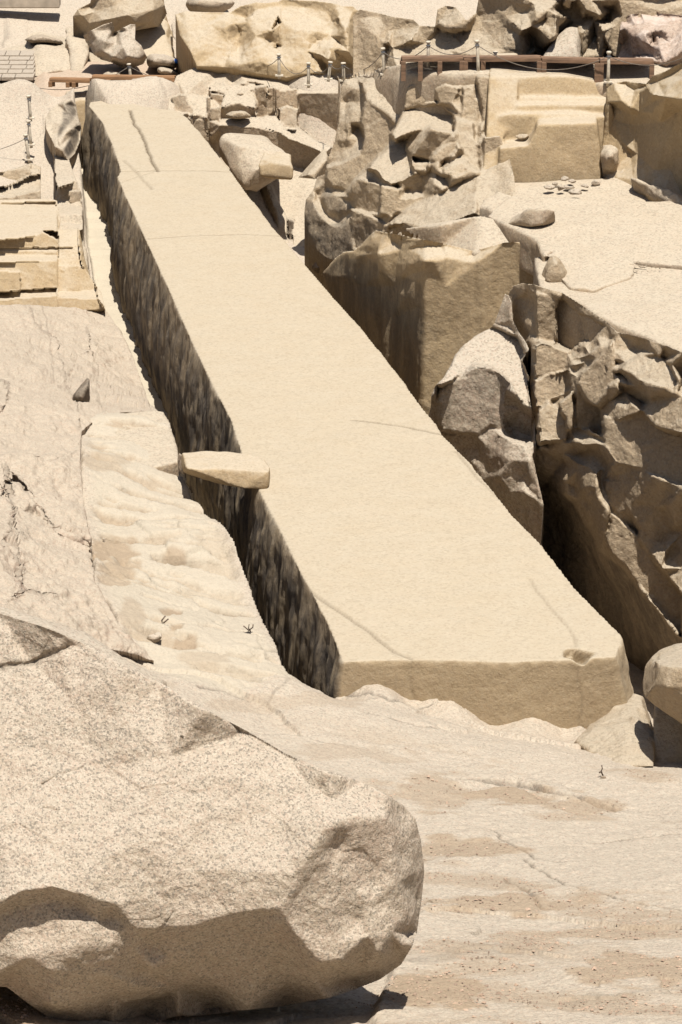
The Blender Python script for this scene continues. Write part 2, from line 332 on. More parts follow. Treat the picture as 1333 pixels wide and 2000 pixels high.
# ------------------------------------------------------------------ surveyed rock faces
from mathutils.geometry import delaunay_2d_cdt
def relief(name, label, cat, outline, base, pts, mat='brown', step=2.0, thick=1.5, rough=1.0, fac=.5, ffreq=1.2, flute=0.0, kind=None, group=None, plates=(), osc=1.0, auto=False, soft=0, cracks=(), ckd=.6, shrink=0.0, back=(0, 1, -.75)):
    """a continuous rock face surveyed as spot depths: base(px, py) is the distance of its mean plane, every
    spot stands out of it by o metres; the spots are joined by flat broken facets and given a solid back"""
    SEED[0] += 11; s = SEED[0]
    pts = np.array(pts, float); pts[:, 2] *= osc; ol = np.array(outline, float)
    d = np.linalg.norm(ol[:, None] - pts[None, :, :2], axis=2) + 1.0; w_ = 1 / d ** 3; oo = (w_ @ pts[:, 2]) / w_.sum(1)
    allp = np.vstack([pts, np.column_stack([ol, oo])]); _, ui = np.unique(np.round(allp[:, :2]), axis=0, return_index=True); allp = allp[ui]
    big_ = np.array([(-3000, -3000, 0), (5000, -3000, 0), (5000, 5000, 0), (-3000, 5000, 0)], float)
    A_ = np.vstack([allp, big_]); r = delaunay_2d_cdt([Vector(p[:2]) for p in A_], [], [], 0, 1e-5); tv = np.array([tuple(v) for v in r[0]]); tz = np.zeros(len(tv)); tidx = [q[0] if q else 0 for q in r[3]]; tz = A_[tidx, 2]
    x0, y0 = ol.min(0) - step; x1, y1 = ol.max(0) + step; gx = np.arange(x0, x1, step); gy = np.arange(y0, y1, step); nx, ny_ = len(gx), len(gy)
    X, Y_ = np.meshgrid(gx, gy); q = np.column_stack([X.ravel(), Y_.ravel()])
    poly = [tuple(p) for p in ol]; best = np.full(len(q), 1e9); near_ = q.copy()
    for a, b in zip(poly, poly[1:] + poly[:1]):
        a = np.array(a); ab = np.array(b) - a; t = np.clip(((q - a) @ ab) / max(ab @ ab, 1e-9), 0, 1); c = a + t[:, None] * ab; dd = np.linalg.norm(q - c, axis=1); m = dd < best; best[m] = dd[m]; near_[m] = c[m]
    ins = inside(q, poly); sdv = np.where(ins, best, -best); keep = sdv > -step * .72; sn = keep & (sdv < step * .35); q[sn] = near_[sn]
    o = np.zeros(len(q)); o[:] = np.nan
    for f in r[2]:
        if len(f) != 3: continue
        p0, p1, p2 = tv[f[0]], tv[f[1]], tv[f[2]]; lo = np.minimum(np.minimum(p0, p1), p2) - .01; hi = np.maximum(np.maximum(p0, p1), p2) + .01
        m = np.where((q[:, 0] >= lo[0]) & (q[:, 0] <= hi[0]) & (q[:, 1] >= lo[1]) & (q[:, 1] <= hi[1]))[0]
        if not len(m): continue
        v0, v1 = p1 - p0, p2 - p0; den = v0[0] * v1[1] - v1[0] * v0[1]
        if abs(den) < 1e-9: continue
        d_ = q[m] - p0; b_ = (d_[:, 0] * v1[1] - v1[0] * d_[:, 1]) / den; c_ = (v0[0] * d_[:, 1] - d_[:, 0] * v0[1]) / den; ok = (b_ >= -1e-4) & (c_ >= -1e-4) & (b_ + c_ <= 1.0001)
        o[m[ok]] = (tz[f[0]] * (1 - b_ - c_) + tz[f[1]] * b_ + tz[f[2]] * c_)[ok]
    o = np.nan_to_num(o)
    Yv = np.array([base(a, b) for a, b in q]) if not hasattr(base, 'vec') else base.vec(q[:, 0], q[:, 1]); Yv = Yv - o
    pw = 1.6 * np.stack([fbm(np.column_stack([q * .06, q[:, 0] * 0]), 1, 3, s + 70), fbm(np.column_stack([q * .06, q[:, 0] * 0]), 1, 3, s + 71)], 1)
    pat_shade = np.zeros(len(q))
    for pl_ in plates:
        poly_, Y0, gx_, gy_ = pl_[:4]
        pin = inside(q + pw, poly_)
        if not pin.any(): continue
        if len(pl_) > 4: pat_shade[pin] = pl_[4]
        if Y0 is None and not (gx_ or gy_): continue
        if auto or Y0 is None: Y0 = (Yv[pin] - gx_ * (q[pin, 0] - poly_[0][0]) - gy_ * (q[pin, 1] - poly_[0][1])).mean() - .06
        Yv[pin] = Y0 + gx_ * (q[pin, 0] - poly_[0][0]) + gy_ * (q[pin, 1] - poly_[0][1])
    if soft:
        Yg = Yv.reshape(ny_, nx)
        for _ in range(soft): Yp = np.pad(Yg, 1, mode='edge'); Yg = (Yp[1:-1, 1:-1] * 4 + (Yp[:-2, 1:-1] + Yp[2:, 1:-1] + Yp[1:-1, :-2] + Yp[1:-1, 2:]) * 2 + Yp[:-2, :-2] + Yp[:-2, 2:] + Yp[2:, :-2] + Yp[2:, 2:]) / 16
        Yv = Yg.ravel()
    ck = np.zeros(len(q))
    for ln_, wd_, dp_ in cracks:
        dd = polyline_dist(q + pw * 1.4, ln_); kq = np.exp(-(dd / (wd_ * (1 + .9 * fbm(np.column_stack([q * .03, q[:, 0] * 0]), 1, 2, 31)))) ** 2); Yv = Yv + dp_ * kq; ck = np.maximum(ck, ckd * kq)
    dx = (q[:, 0] - 666.5) / F; dy = (1000 - q[:, 1]) / F; ry = CP + dy * SP; rz = -SP + dy * CP; P = np.column_stack([dx * Yv / ry, Yv, CH + rz * Yv / ry])
    k4 = keep.reshape(ny_, nx); cell = k4[:-1, :-1] & k4[1:, :-1] & k4[:-1, 1:] & k4[1:, 1:]; cy, cx_ = np.where(cell); i0 = cy * nx + cx_
    Fq = np.stack([i0, i0 + nx, i0 + nx + 1, i0 + 1], 1); used = np.unique(Fq); mp = np.full(len(P), -1); mp[used] = np.arange(len(used)); P = P[used]; Fq = mp[Fq]; pat_shade = pat_shade[used]; ck = ck[used]
    if not len(P): return
    Nn = vnormals(P, Fq)
    E_ = np.concatenate([Fq[:, [k, (k + 1) % 4]] for k in range(4)]); key = np.sort(E_, 1); _, inv, cnt = np.unique(key[:, 0].astype(np.int64) * len(P) + key[:, 1], return_inverse=True, return_counts=True); bd = E_[cnt[inv.ravel()] == 1]
    rim = np.zeros(len(P)); rim[bd.ravel()] = 1
    for _ in range(3): rim = np.maximum(rim, relax(np.column_stack([rim] * 3), Fq, 1, 1.0)[:, 0])
    free = 1 - .8 * np.clip(rim, 0, 1)
    dsp = .035 * rough * fbm(P, 1.3, 3, s) + .05 * fac * facet(P @ ROT, ffreq, s + 3)[0]
    if flute: dsp = dsp + flute * np.clip(1.2 - abs(Nn[:, 2]) * 1.6, 0, 1) * (.6 - 1.8 * abs(fbm(P * np.array((1, 1, .16)), 1.6, 3, s + 50)))
    P = P + Nn * (dsp * free)[:, None]
    if fac:
        P0 = P; P = chisel(P, vnormals(P, Fq), ffreq * 2.6, .7 * min(1, fac), s + 7); P = P + Nn * (.03 * fac * fbm(P, 5, 3, s + 9))[:, None]; P = P0 + (P - P0) * free[:, None]
    P = P + Nn * (.014 * rough * fbm(P, 7, 3, s + 11) * free)[:, None]
    n = len(P); bi = np.unique(bd.ravel()); bm_ = np.full(n, -1); bm_[bi] = n + np.arange(len(bi)); Pb = P[bi].copy()
    Pb[:, 0] += P[bi][:, 0] / P[bi][:, 1] * thick * back[1] + back[0] * thick; Pb[:, 1] += thick * back[1]; Pb[:, 2] += back[2] * thick
    if shrink: Pb = Pb + (Pb.mean(0) - Pb) * shrink
    c = np.array([[*Pb.mean(0)]]); 
    F2 = np.stack([bd[:, 1], bd[:, 0], bm_[bd[:, 0]], bm_[bd[:, 1]]], 1)
    cb = n + len(bi); Pall = np.vstack([P, Pb, c]); F3 = np.stack([bm_[bd[:, 1]], bm_[bd[:, 0]], np.full(len(bd), cb), np.full(len(bd), cb)], 1)
    faces = [tuple(f) for f in np.vstack([Fq, F2])] + [tuple(f[:3]) for f in F3]
    NV[0] += n
    ori = np.array((Pall[:, 0].mean(), Pall[:, 1].mean(), Pall[:, 2].min()))
    me = bpy.data.meshes.new(name); nq = len(Fq) + len(F2); nt3 = len(F3); me.vertices.add(len(Pall)); me.vertices.foreach_set('co', (Pall - ori).ravel())
    loops = np.concatenate([np.vstack([Fq, F2]).ravel(), F3[:, :3].ravel()]).astype(np.int32); me.loops.add(len(loops)); me.loops.foreach_set('vertex_index', loops)
    me.polygons.add(nq + nt3); me.polygons.foreach_set('loop_start', np.concatenate([np.arange(nq) * 4, nq * 4 + np.arange(nt3) * 3]).astype(np.int32)); me.update(calc_edges=True)
    me.polygons.foreach_set('use_smooth', np.concatenate([np.ones(len(Fq), bool), np.zeros(len(F2) + nt3, bool)])); me.materials.append(M[mat])
    a_ = me.attributes.new('patina_shade', 'FLOAT', 'POINT'); a_.data.foreach_set('value', np.concatenate([relax(np.column_stack([pat_shade] * 3), Fq, 4)[:, 0], np.zeros(len(Pall) - n)]).astype(np.float32)); c_ = me.attributes.new('crack', 'FLOAT', 'POINT'); c_.data.foreach_set('value', np.concatenate([ck, np.zeros(len(Pall) - n)]).astype(np.float32)); me.validate()
    ob = bpy.data.objects.new(name, me); COL.objects.link(ob); ob.location = ori
    return tag(ob, label, cat, group, kind)
class GBase:
    """mean plane = the ground sheet itself"""
    def __init__(self, f): self.f = f
    def vec(self, x, y):
        xs, ys = np.linspace(x.min(), x.max(), 26), np.linspace(y.min(), y.max(), 40); T_ = np.array([[self.f(a, b)[1] for a in xs] for b in ys])
        i = np.clip((x - xs[0]) / (xs[1] - xs[0]), 0, 24.999); j = np.clip((y - ys[0]) / (ys[1] - ys[0]), 0, 38.999); i0 = i.astype(int); j0 = j.astype(int); a = i - i0; b = j - j0
        return T_[j0, i0] * (1 - a) * (1 - b) + T_[j0, i0 + 1] * a * (1 - b) + T_[j0 + 1, i0] * (1 - a) * b + T_[j0 + 1, i0 + 1] * a * b
class Base:
    """mean plane: distances at columns, and an optional second row"""
    def __init__(self, xs, top, ytop=0, bot=None, ybot=1): self.a = (xs, top, ytop, bot if bot is not None else top, ybot)
    def vec(self, x, y):
        xs, top, yt, bot, yb = self.a; t = np.clip((y - yt) / (yb - yt), -.5, 1.5); return np.interp(x, xs, top) * (1 - t) + np.interp(x, xs, bot) * t

# ================================================================== THE SETTING
OBT = [(668,1292),(806,1288),(900,1290),(985,1293),(1060,1290),(1118,1288),(1146,1286),(1205,1282),(1214,1243),(1210,1236),(1130,1155),(1050,1055),(1005,1010),(972,970),(914,899),(864,847),(815,780),(716,652),(635,560),(600,520),(560,473),(530,440),(500,400),(445,325),(410,283),(385,252),(365,228),(345,216),(290,209),(262,202),(200,196),(176,199),(172,206),
       (186,222),(200,240),(220,285),(236,335),(229,345),(245,385),(262,420),(283,467),(322,550),(375,670),(409,741),(450,820),(472,887),(514,975),(547,1037),(586,1119),(598,1140),(606,1150),(619,1181),(638,1215)]
OBT3 = [Z(x, y, 0) for x, y in OBT]
YF = Z(940, 1290, 0)[1]
ctrl = [(-300,2400,7.0),(600,2400,6.8),(1700,2400,6.6),(-300,2000,4.35),(20,2000,4.05),(300,2010,3.72),(600,1960,3.3),(900,2000,3.9),(1333,2000,3.9),(1750,2000,3.9),(850,1850,2.7),(1333,1850,2.6),(900,1700,1.3),(1333,1700,1.2),(1750,1700,1.2),
 (800,1560,.3),(1000,1520,-.2),(1333,1520,-.4),(1170,1500,-.5),(1750,1520,-.4),(560,1450,.1),(480,1370,.1),(400,1330,.3),(760,1420,-.2),(900,1450,-.35),(1050,1460,-.5),
 (300,1300,.3),(450,1200,0),(350,1100,0),(430,1050,0),(200,1000,.1),(300,900,0),(180,850,.05),(330,830,0),(520,1260,0),(600,1350,-.2),
 (0,900,.9),(100,900,.6),(0,1050,1.2),(100,1100,.9),(0,1200,1.6),(150,1200,.9),(-300,1200,2.2),(-300,1600,3.3),(200,1600,2.2),(500,1600,1.2),(-300,900,1.0),
 (0,800,.4),(100,780,-.1),(0,700,-.6),(100,700,-1.2),(0,600,-1.6),(100,610,-2.0),(250,770,-1.9),(220,650,-2.1),(180,560,-2.2),(-300,600,-1.4),
 (0,500,-1.75),(150,500,-1.9),(0,400,-1.3),(120,400,-1.6),(0,300,-.8),(100,300,-1.0),(0,210,-.1),(110,200,-.1),(-300,300,-.6),(-300,200,0),
 (130,260,-1.2),(160,170,.2),(340,170,.2),(480,150,.3),(60,165,.3),
 (1300,1250,-3.4),(1100,1000,-3.4),(1000,750,-3.4),(1300,900,-3.4),(700,450,-2.8),(1000,400,-3),(1300,400,-3),(600,400,-2.1),(640,480,-2.6),(560,330,-1.6),(460,330,-1.9),(420,270,-1.6),(1700,900,-3),(1700,400,-3),
 (600,170,.3),(1260,1420,-1.2),(1310,1495,-.9)]
cp = [Z(*c) for c in ctrl]
for px, py in ((672,1356),(700,1351),(760,1350),(806,1360),(850,1372),(900,1378),(940,1398),(1000,1404),(1040,1408),(1100,1416),(1150,1418)):
    cp.append(V(px, py, YF + 0.02)); cp.append(V(px, py, YF + 0.02) + np.array((0, -.35, 0.02)))
for p in ((-60,104,2),(-20,104,1.5),(0,104,1.5),(20,104,1.5),(60,104,2),(-150,60,2),(150,60,2),(0,160,6),(-150,160,6),(150,160,6),(0,10,14),(-60,10,14),(60,10,14),(0,400,12),(0,2000,14),(1500,1500,14),(-1500,1500,14)):
    cp.append(np.array(p, float))
cp = np.array(cp); K = np.linalg.norm(cp[:, None, :2] - cp[None, :, :2], axis=2)
n = len(cp); A = np.zeros((n + 1, n + 1)); A[:n, :n] = -np.sqrt(K * K + 0.3) + np.eye(n) * -0.02; A[:n, n] = 1; A[n, :n] = 1
wts = np.linalg.solve(A, np.append(cp[:, 2], 0))
def gz(P):
    out = np.zeros(len(P))
    for i in range(0, len(P), 20000):
        q = P[i:i + 20000]; k = np.sqrt((q[:, None, 0] - cp[None, :, 0]) ** 2 + (q[:, None, 1] - cp[None, :, 1]) ** 2 + 0.3)
        out[i:i + 20000] = -k @ wts[:n] + wts[n]
    return out
def zz(px, py, it=12):                       # the ground point seen at a photo position (before its fine relief)
    z = 0.0
    for _ in range(it): z = 0.5 * z + 0.5 * gz(Z(px, py, z)[None])[0]
    return Z(px, py, z)
def poly_g(pts): return [zz(x, y) for x, y in pts]
ys = [12, 16, 20, 24, 27]; y = 29.0
while y < 99: ys.append(y); y += 0.046 * (y / 50) ** 1.7
ys += [101, 105, 112, 125, 150, 200, 300, 500, 900, 1600, 3000]
us = [-2.5, -1.5, -.9, -.5, -.3, -.2, -.16, -.14, -.125] + list(np.arange(-.112, .1121, .00045)) + [.125, .14, .16, .2, .3, .5, .9, 1.5, 2.5]
ys = np.array(ys); us = np.array(us); GY, GU = np.meshgrid(ys, us, indexing='ij')
G = np.stack([(GU * GY).ravel(), GY.ravel(), np.zeros(GY.size)], 1)
G[:, 2] = gz(G)
near = (np.abs(GU.ravel()) < .12) & (GY.ravel() < 99) & (GY.ravel() > 28)
Pn = G[near]; zn = Pn[:, 2].copy(); zb0 = zn.copy()
wob = 0.10 * fbm(Pn, 1.3, 3, 900) + 0.05 * fbm(Pn, 6, 2, 905)
crack = np.zeros(len(Pn)); soil = np.zeros(len(Pn)); pale = np.zeros(len(Pn))
# broad relief of exfoliated sheets
v, e = facet((Pn + np.stack([1.2 * fbm(Pn, .5, 3, 3) + .8 * Pn[:, 1] * .5, 1.2 * fbm(Pn, .5, 3, 4), 0 * zn], 1)) * np.array((1, .7, .0)) + np.array((0, 0, .3)), 0.32, 77, tilt=1.0)
zn += 0.05 * v
crack = np.maximum(crack, sstep(-e, -0.012, -0.002) * 0.3 * sstep(fbm(Pn, .8, 2, 44), .05, .25))
zn += 0.13 * fbm(Pn * (1, .8, 0), .45, 3, 910) + 0.035 * fbm(Pn, 2.2, 4, 915) + 0.015 * fbm(Pn, 9, 3, 917) + .008 * fbm(Pn, 24, 2, 918)
# raised slabs on the left: outline in photo positions, height, edge width
for pts, h, ew in [
  ([(-300,600),(60,602),(200,606),(228,645),(254,700),(284,795),(150,838),(150,900),(156,985),(170,1058),(178,1140),(228,1226),(90,1200),(0,1165),(-300,1120)], -.38, .12),
  ([(1110,1560),(1240,1575),(1190,1590),(1130,1600),(1000,1540),(900,1555),(880,1540),(1000,1525)], -.08, .1),
  ([(830,1775),(940,1790),(1100,1800),(1333,1830),(1500,1840),(1500,2100),(700,2100),(780,1850)], .10, .06),
]:
    zn += h * sstep(sdf(Pn + wob[:, None] * np.array((1, 1, 0)), poly_g(pts)), -ew, ew)
# stepped quarry terraces, far left
TP = poly_g([(-250,405),(110,400),(160,430),(172,500),(205,598),(62,600),(-250,608)]); mk = sstep(sdf(Pn, TP), -.1, .35)
zn -= mk * .55
# worked path with rows of shallow pounding hollows
PP = poly_g([(160,800),(325,800),(350,885),(400,960),(470,1090),(530,1230),(560,1300),(640,1345),(480,1370),(330,1330),(240,1240),(190,1150),(178,1060),(160,930)])
mk = sstep(sdf(Pn, PP), 0, .3)
ho = fbm(Pn * np.array((.75, 2.0, 0)) + wob[:, None] * 1.0, 1.5, 3, 60); hol = np.clip(-ho - .05, 0, 1)
zn -= mk * hol * .42; pale = np.maximum(pale, mk * 0.55)
xs_, ys_ = PX(np.stack([Pn[:, 0], Pn[:, 1], zb0], 1))
lowleft = sstep(xs_, 420, 200)
soil = np.maximum(soil, mk * sstep(hol, .08, .2) * (.3 + .45 * lowleft))
for cx, cy, rx, ry, k in [(215,1065,55,22,.9),(230,1100,45,18,.8),(225,1125,40,14,.7),(345,1090,30,13,.8),(330,1190,24,14,.95),(345,1222,18,11,.9),(370,1255,30,20,.9),(305,1248,34,14,.6),(200,905,46,18,.5),(280,1340,60,14,.3),(260,1200,30,40,.5),(400,1290,60,16,.4),(1000,1560,120,20,.85),(1110,1575,90,18,.7),(860,1560,90,35,.6),(900,1665,110,26,.8),(1010,1770,150,26,.8),(1250,1800,120,14,.6),(1240,1910,130,36,.8),(1180,1835,150,14,.7),(1050,1860,90,22,.6),(1010,1850,60,20,.55),(830,1960,110,40,.9),(1130,1880,140,30,.3),(560,1380,150,16,.35),(700,1480,120,18,.35),(30,1985,110,50,1)]:
    g = sstep(np.sqrt(((xs_ - cx) / rx) ** 2 + ((ys_ - cy) / ry) ** 2) + 0.75 * fbm(Pn, 2.4, 3, 71), 1.15, .75)
    soil = np.maximum(soil, k * g); zn -= 0.04 * g * (k > .5) * (ys_ < 1320)
gen = sstep(fbm(Pn * (.8, 1.1, 0), .8, 6, 83, .6), .05, .35) * sstep(ys_, 1380, 1500) * .55; soil = np.maximum(soil, gen)
# left trench beside the obelisk
LT = [Z(146,205,-.5),Z(150,240,-.9),Z(148,300,-1.2),Z(160,345,-1.5),Z(165,400,-1.6),Z(168,450,-1.7),Z(182,512,-1.8),Z(205,562,-1.8),Z(235,640,-1.8),Z(262,700,-1.75),Z(285,760,-1.6),Z(318,812,-1.4),Z(345,880,0),Z(372,925,0),Z(395,955,0),Z(425,1000,0),Z(445,1035,0),Z(465,1070,0),Z(490,1112,0),Z(520,1190,0),Z(536,1235,0),Z(552,1275,0),Z(565,1305,-.05),Z(620,1332,-.25),Z(668,1354,-.55)]
RT = [Z(800,1285,0),Z(600,900,0),Z(420,600,0),Z(300,400,0),Z(230,215,0)]
sdt = sdf(Pn + wob[:, None] * .22, LT + RT); mk = sstep(sdt, -.03, .07)
bump = .09 * fbm(Pn * (.5, 2.2, 0), 1.3, 2, 99) + .03 * fbm(Pn, 3, 2, 96)
fl = np.interp(Pn[:, 1], [50, 60, 66, 72, 82, 82.6, 95], [-4, -3.6, -2.9, -2.7, -2.45, -2.15, -1.95]) + bump
zn = zn * (1 - mk) + np.minimum(fl, zn) * mk; pale = np.maximum(pale, mk * .85); soil *= 1 - mk
RT2 = [Z(1150,1300,0),Z(1228,1350,-.9),Z(1258,1366,-.9),Z(1290,1402,-.9),Z(1470,1420,-.9),np.array((20,80,0)),np.array((0,80,0)),Z(640,640,0)]
mk2 = sstep(sdf(Pn + wob[:, None] * .3, RT2), -.02, .1); zn = zn * (1 - mk2) + np.minimum(-5.2 + .15 * fbm(Pn, 1, 3, 98), zn) * mk2
# drawn cracks in the bedrock
for line, wd, dp in [
  ([(5,905),(60,940),(80,985),(118,1000)], .02, .05), ([(90,1212),(163,1236),(250,1290),(312,1318)], .05, .10), ([(985,1725),(1060,1780),(1130,1790),(1200,1800)], .03, .03), ([(1020,1690),(1120,1745),(1200,1770),(1333,1790)], .02, .04),
  ([(900,1530),(1000,1530),(1100,1553),(1170,1568),(1210,1574)], .04, .08), ([(960,1630),(1050,1690),(1130,1697)], .02, .03), ([(700,1395),(860,1425),(980,1445)], .015, .03), ([(30,1160),(60,1162),(110,1158)], .02, .04),
  ([(1150,1655),(1250,1640),(1333,1628)], .02, .03), ([(455,1255),(500,1268),(540,1270)], .03, .05), ([(820,1778),(870,1785)], .05, .06), ([(670,1352),(700,1358),(760,1370),(850,1372)], .02, .03), ([(385,1345),(440,1352),(490,1366)], .03, .04), ([(0,480),(100,478),(190,492)], .015, .03),
  ([(105,600),(118,700),(128,745)], .02, .05), ([(170,690),(200,720),(200,790)], .02, .05), ([(0,935),(40,985),(75,1000)], .02, .05)]:
    ln = poly_g(line); dd = polyline_dist(Pn + wob[:, None] * .8, ln)
    k = np.exp(-(dd / wd) ** 2); zn -= dp * k; crack = np.maximum(crack, .75 * k)
G[near, 2] = zn
cr = np.zeros(len(G)); cr[near] = crack; so = np.zeros(len(G)); so[near] = np.clip(soil * .85, 0, 1); pa = np.zeros(len(G)); pa[near] = pale
ny, nu = len(ys), len(us); a = (np.arange(ny - 1)[:, None] * nu + np.arange(nu - 1)[None]).ravel()
tag(mesh_obj('ground', G, np.stack([a, a + 1, a + nu + 1, a + nu], 1), 'ground', origin=np.zeros(3), attrs={'crack': cr, 'soil': so, 'pale': pa}), kind='structure')
NV[0] += len(G)
def on_ground(px, py):
    """ground point with its fine relief"""
    p = zz(px, py); i = np.argmin((Pn[:, 0] - p[0]) ** 2 + (Pn[:, 1] - p[1]) ** 2); return np.array((p[0], p[1], zn[i]))

# ================================================================== THE OBELISK
cracks_ob = [([(254,215),(262,240),(278,262),(288,290),(298,315),(308,335)], .028, .07, 1.0), ([(242,312),(265,335),(298,370)], .035, .03, .3), ([(236,335),(320,333),(400,333),(450,336)], .03, .03, .65), ([(240,355),(270,345),(300,335)], .02, .02, .3),
  ([(283,467),(380,460),(470,457),(545,461)], .03, .025, .6), ([(690,820),(740,826),(800,835),(865,848)], .032, .05, .8), ([(600,1148),(640,1180),(720,1232),(770,1272),(806,1288)], .03, .035, .5),
  ([(1038,1130),(1050,1155),(1085,1195),(1118,1240),(1125,1262)], .024, .02, .3), ([(890,880),(935,935),(972,968)], .03, .03, .35), ([(500,868),(620,858),(760,845)], .012, .006, .12), ([(975,965),(1010,1005)], .02, .03, .4)]
CO = [([Z(x, y, 0) for x, y in ln], a_, b_, c_) for ln, a_, b_, c_ in cracks_ob]
axis = Z(270, 205, 0) - Z(936, 1287, 0); axis /= np.linalg.norm(axis); left = np.array((-axis[1], axis[0], 0))
def ob_post(P, Nn, crack):
    s = P @ axis; u = P @ left; dep = np.clip(-P[:, 2], 0, 4); sidew = 1 - np.clip(abs(Nn[:, 2]) * 1.5, 0, 1)
    lf = np.clip((Nn @ left) * 1.5, 0, 1) * sidew
    q = np.stack([s * 1.1, u * .3, dep * .42], 1)
    flt = .6 * fbm(q, .9, 3, 300) + .6 * fbm(q, 2.4, 3, 310) 
    bul = .10 * np.sin(np.clip(dep, 0, 2.6) / 2.6 * math.pi) + .04 * dep
    P = P + left[None] * (lf * (bul + .16 * np.clip(dep / .5, 0, 1) * flt * 1.0))[:, None]
    rt = np.clip((-Nn @ left) * 1.5, 0, 1) * sidew; P = P - left[None] * (rt * dep * .22)[:, None]
    P = P + Nn * (.012 * fbm(P, 1.2, 3, 320) + .006 * fbm(P, 6, 2, 325))[:, None]
    P = P + Nn * (sidew * np.clip(abs(Nn @ left) * 1.6 - .5, 0, 1) * (.05 * fbm(P * (1, 1, .6), .9, 3, 340) + .02 * fbm(P, 4.5, 2, 345)))[:, None]
    dd_top = np.clip(Nn[:, 2] * 2 - 1, 0, 1)
    wv = .035 * fbm(P, 2, 3, 330)
    for ln, wd, dp, dk in CO:
        k = np.exp(-(polyline_dist(P + wv[:, None] * np.array((1, -1, 0)), ln) / wd) ** 2) * dd_top
        P[:, 2] -= dp * k; crack = np.maximum(crack, k * dk)
    c0 = Z(1130, 1276, 0); q_ = (P - c0) * np.array((1.0, .8, 1.1)); rr_ = np.linalg.norm(q_, axis=1) + .10 * fbm(P, 5, 3, 77)
    P = P + np.array((-.03, .16, -.26))[None] * sstep(rr_, .21, .09)[:, None]; crack = np.maximum(crack, .35 * sstep(rr_, .2, .06))
    # vertical joints in the end face
    for px, lo in ((806, .02), (1135, .02)):
        x0 = Z(px, 1290, 0)[0]; k = np.exp(-((P[:, 0] - x0 - .04 * np.sin(P[:, 2] * 6)) / .02) ** 2) * (P[:, 1] < YF + .25) * (Nn[:, 1] < -.3)
        P[:, 1] += .02 * k; crack = np.maximum(crack, .22 * k)
    return P, crack
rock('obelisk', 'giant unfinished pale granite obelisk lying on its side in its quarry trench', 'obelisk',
     [prism(OBT3, -4.2)], 'obelisk', .036, rough=.0, fac=0, smooth=5, post=ob_post, patina_shade=lambda P, Nn: 1.0 * sstep(Nn @ left, .45, .8) * (0.55 + .45 * sstep(-P[:, 2], 0, .5)))

# ================================================================== ROCKS
def vp(pts, thick, lean=0.0):
    """upright rock face: outline (px, py, Y) towards the camera, carried back by thick"""
    fr = [V(*p) for p in pts]; bk = [p + np.array((p[0] / p[1] * thick, thick, -lean * thick)) for p in fr]
    return ('prism', fr + bk, len(fr))
def zp(pts, zb, batter=0.03): return prism([Z(*p) for p in pts], zb, batter)
def hv(*pts): return hull(*[V(*p) for p in pts])
def bl(outline, Y, front, back, cx=None, cy=None, fo=None):
    """boulder: outline at Y, a smaller front outline towards the camera, the same behind"""
    pts = [V(x, y, Y) for x, y in outline]; mx = sum(p[0] for p in outline) / len(outline); my = sum(p[1] for p in outline) / len(outline)
    if fo is None: fo = [(mx + (x - mx) * .6, my + (y - my) * .55) for x, y in outline]
    pts += [V(x, y, Y - front) for x, y in fo]; pts += [V(mx + (x - mx) * .75, my + (y - my) * .7, Y + back) for x, y in outline]
    return hull(*pts)

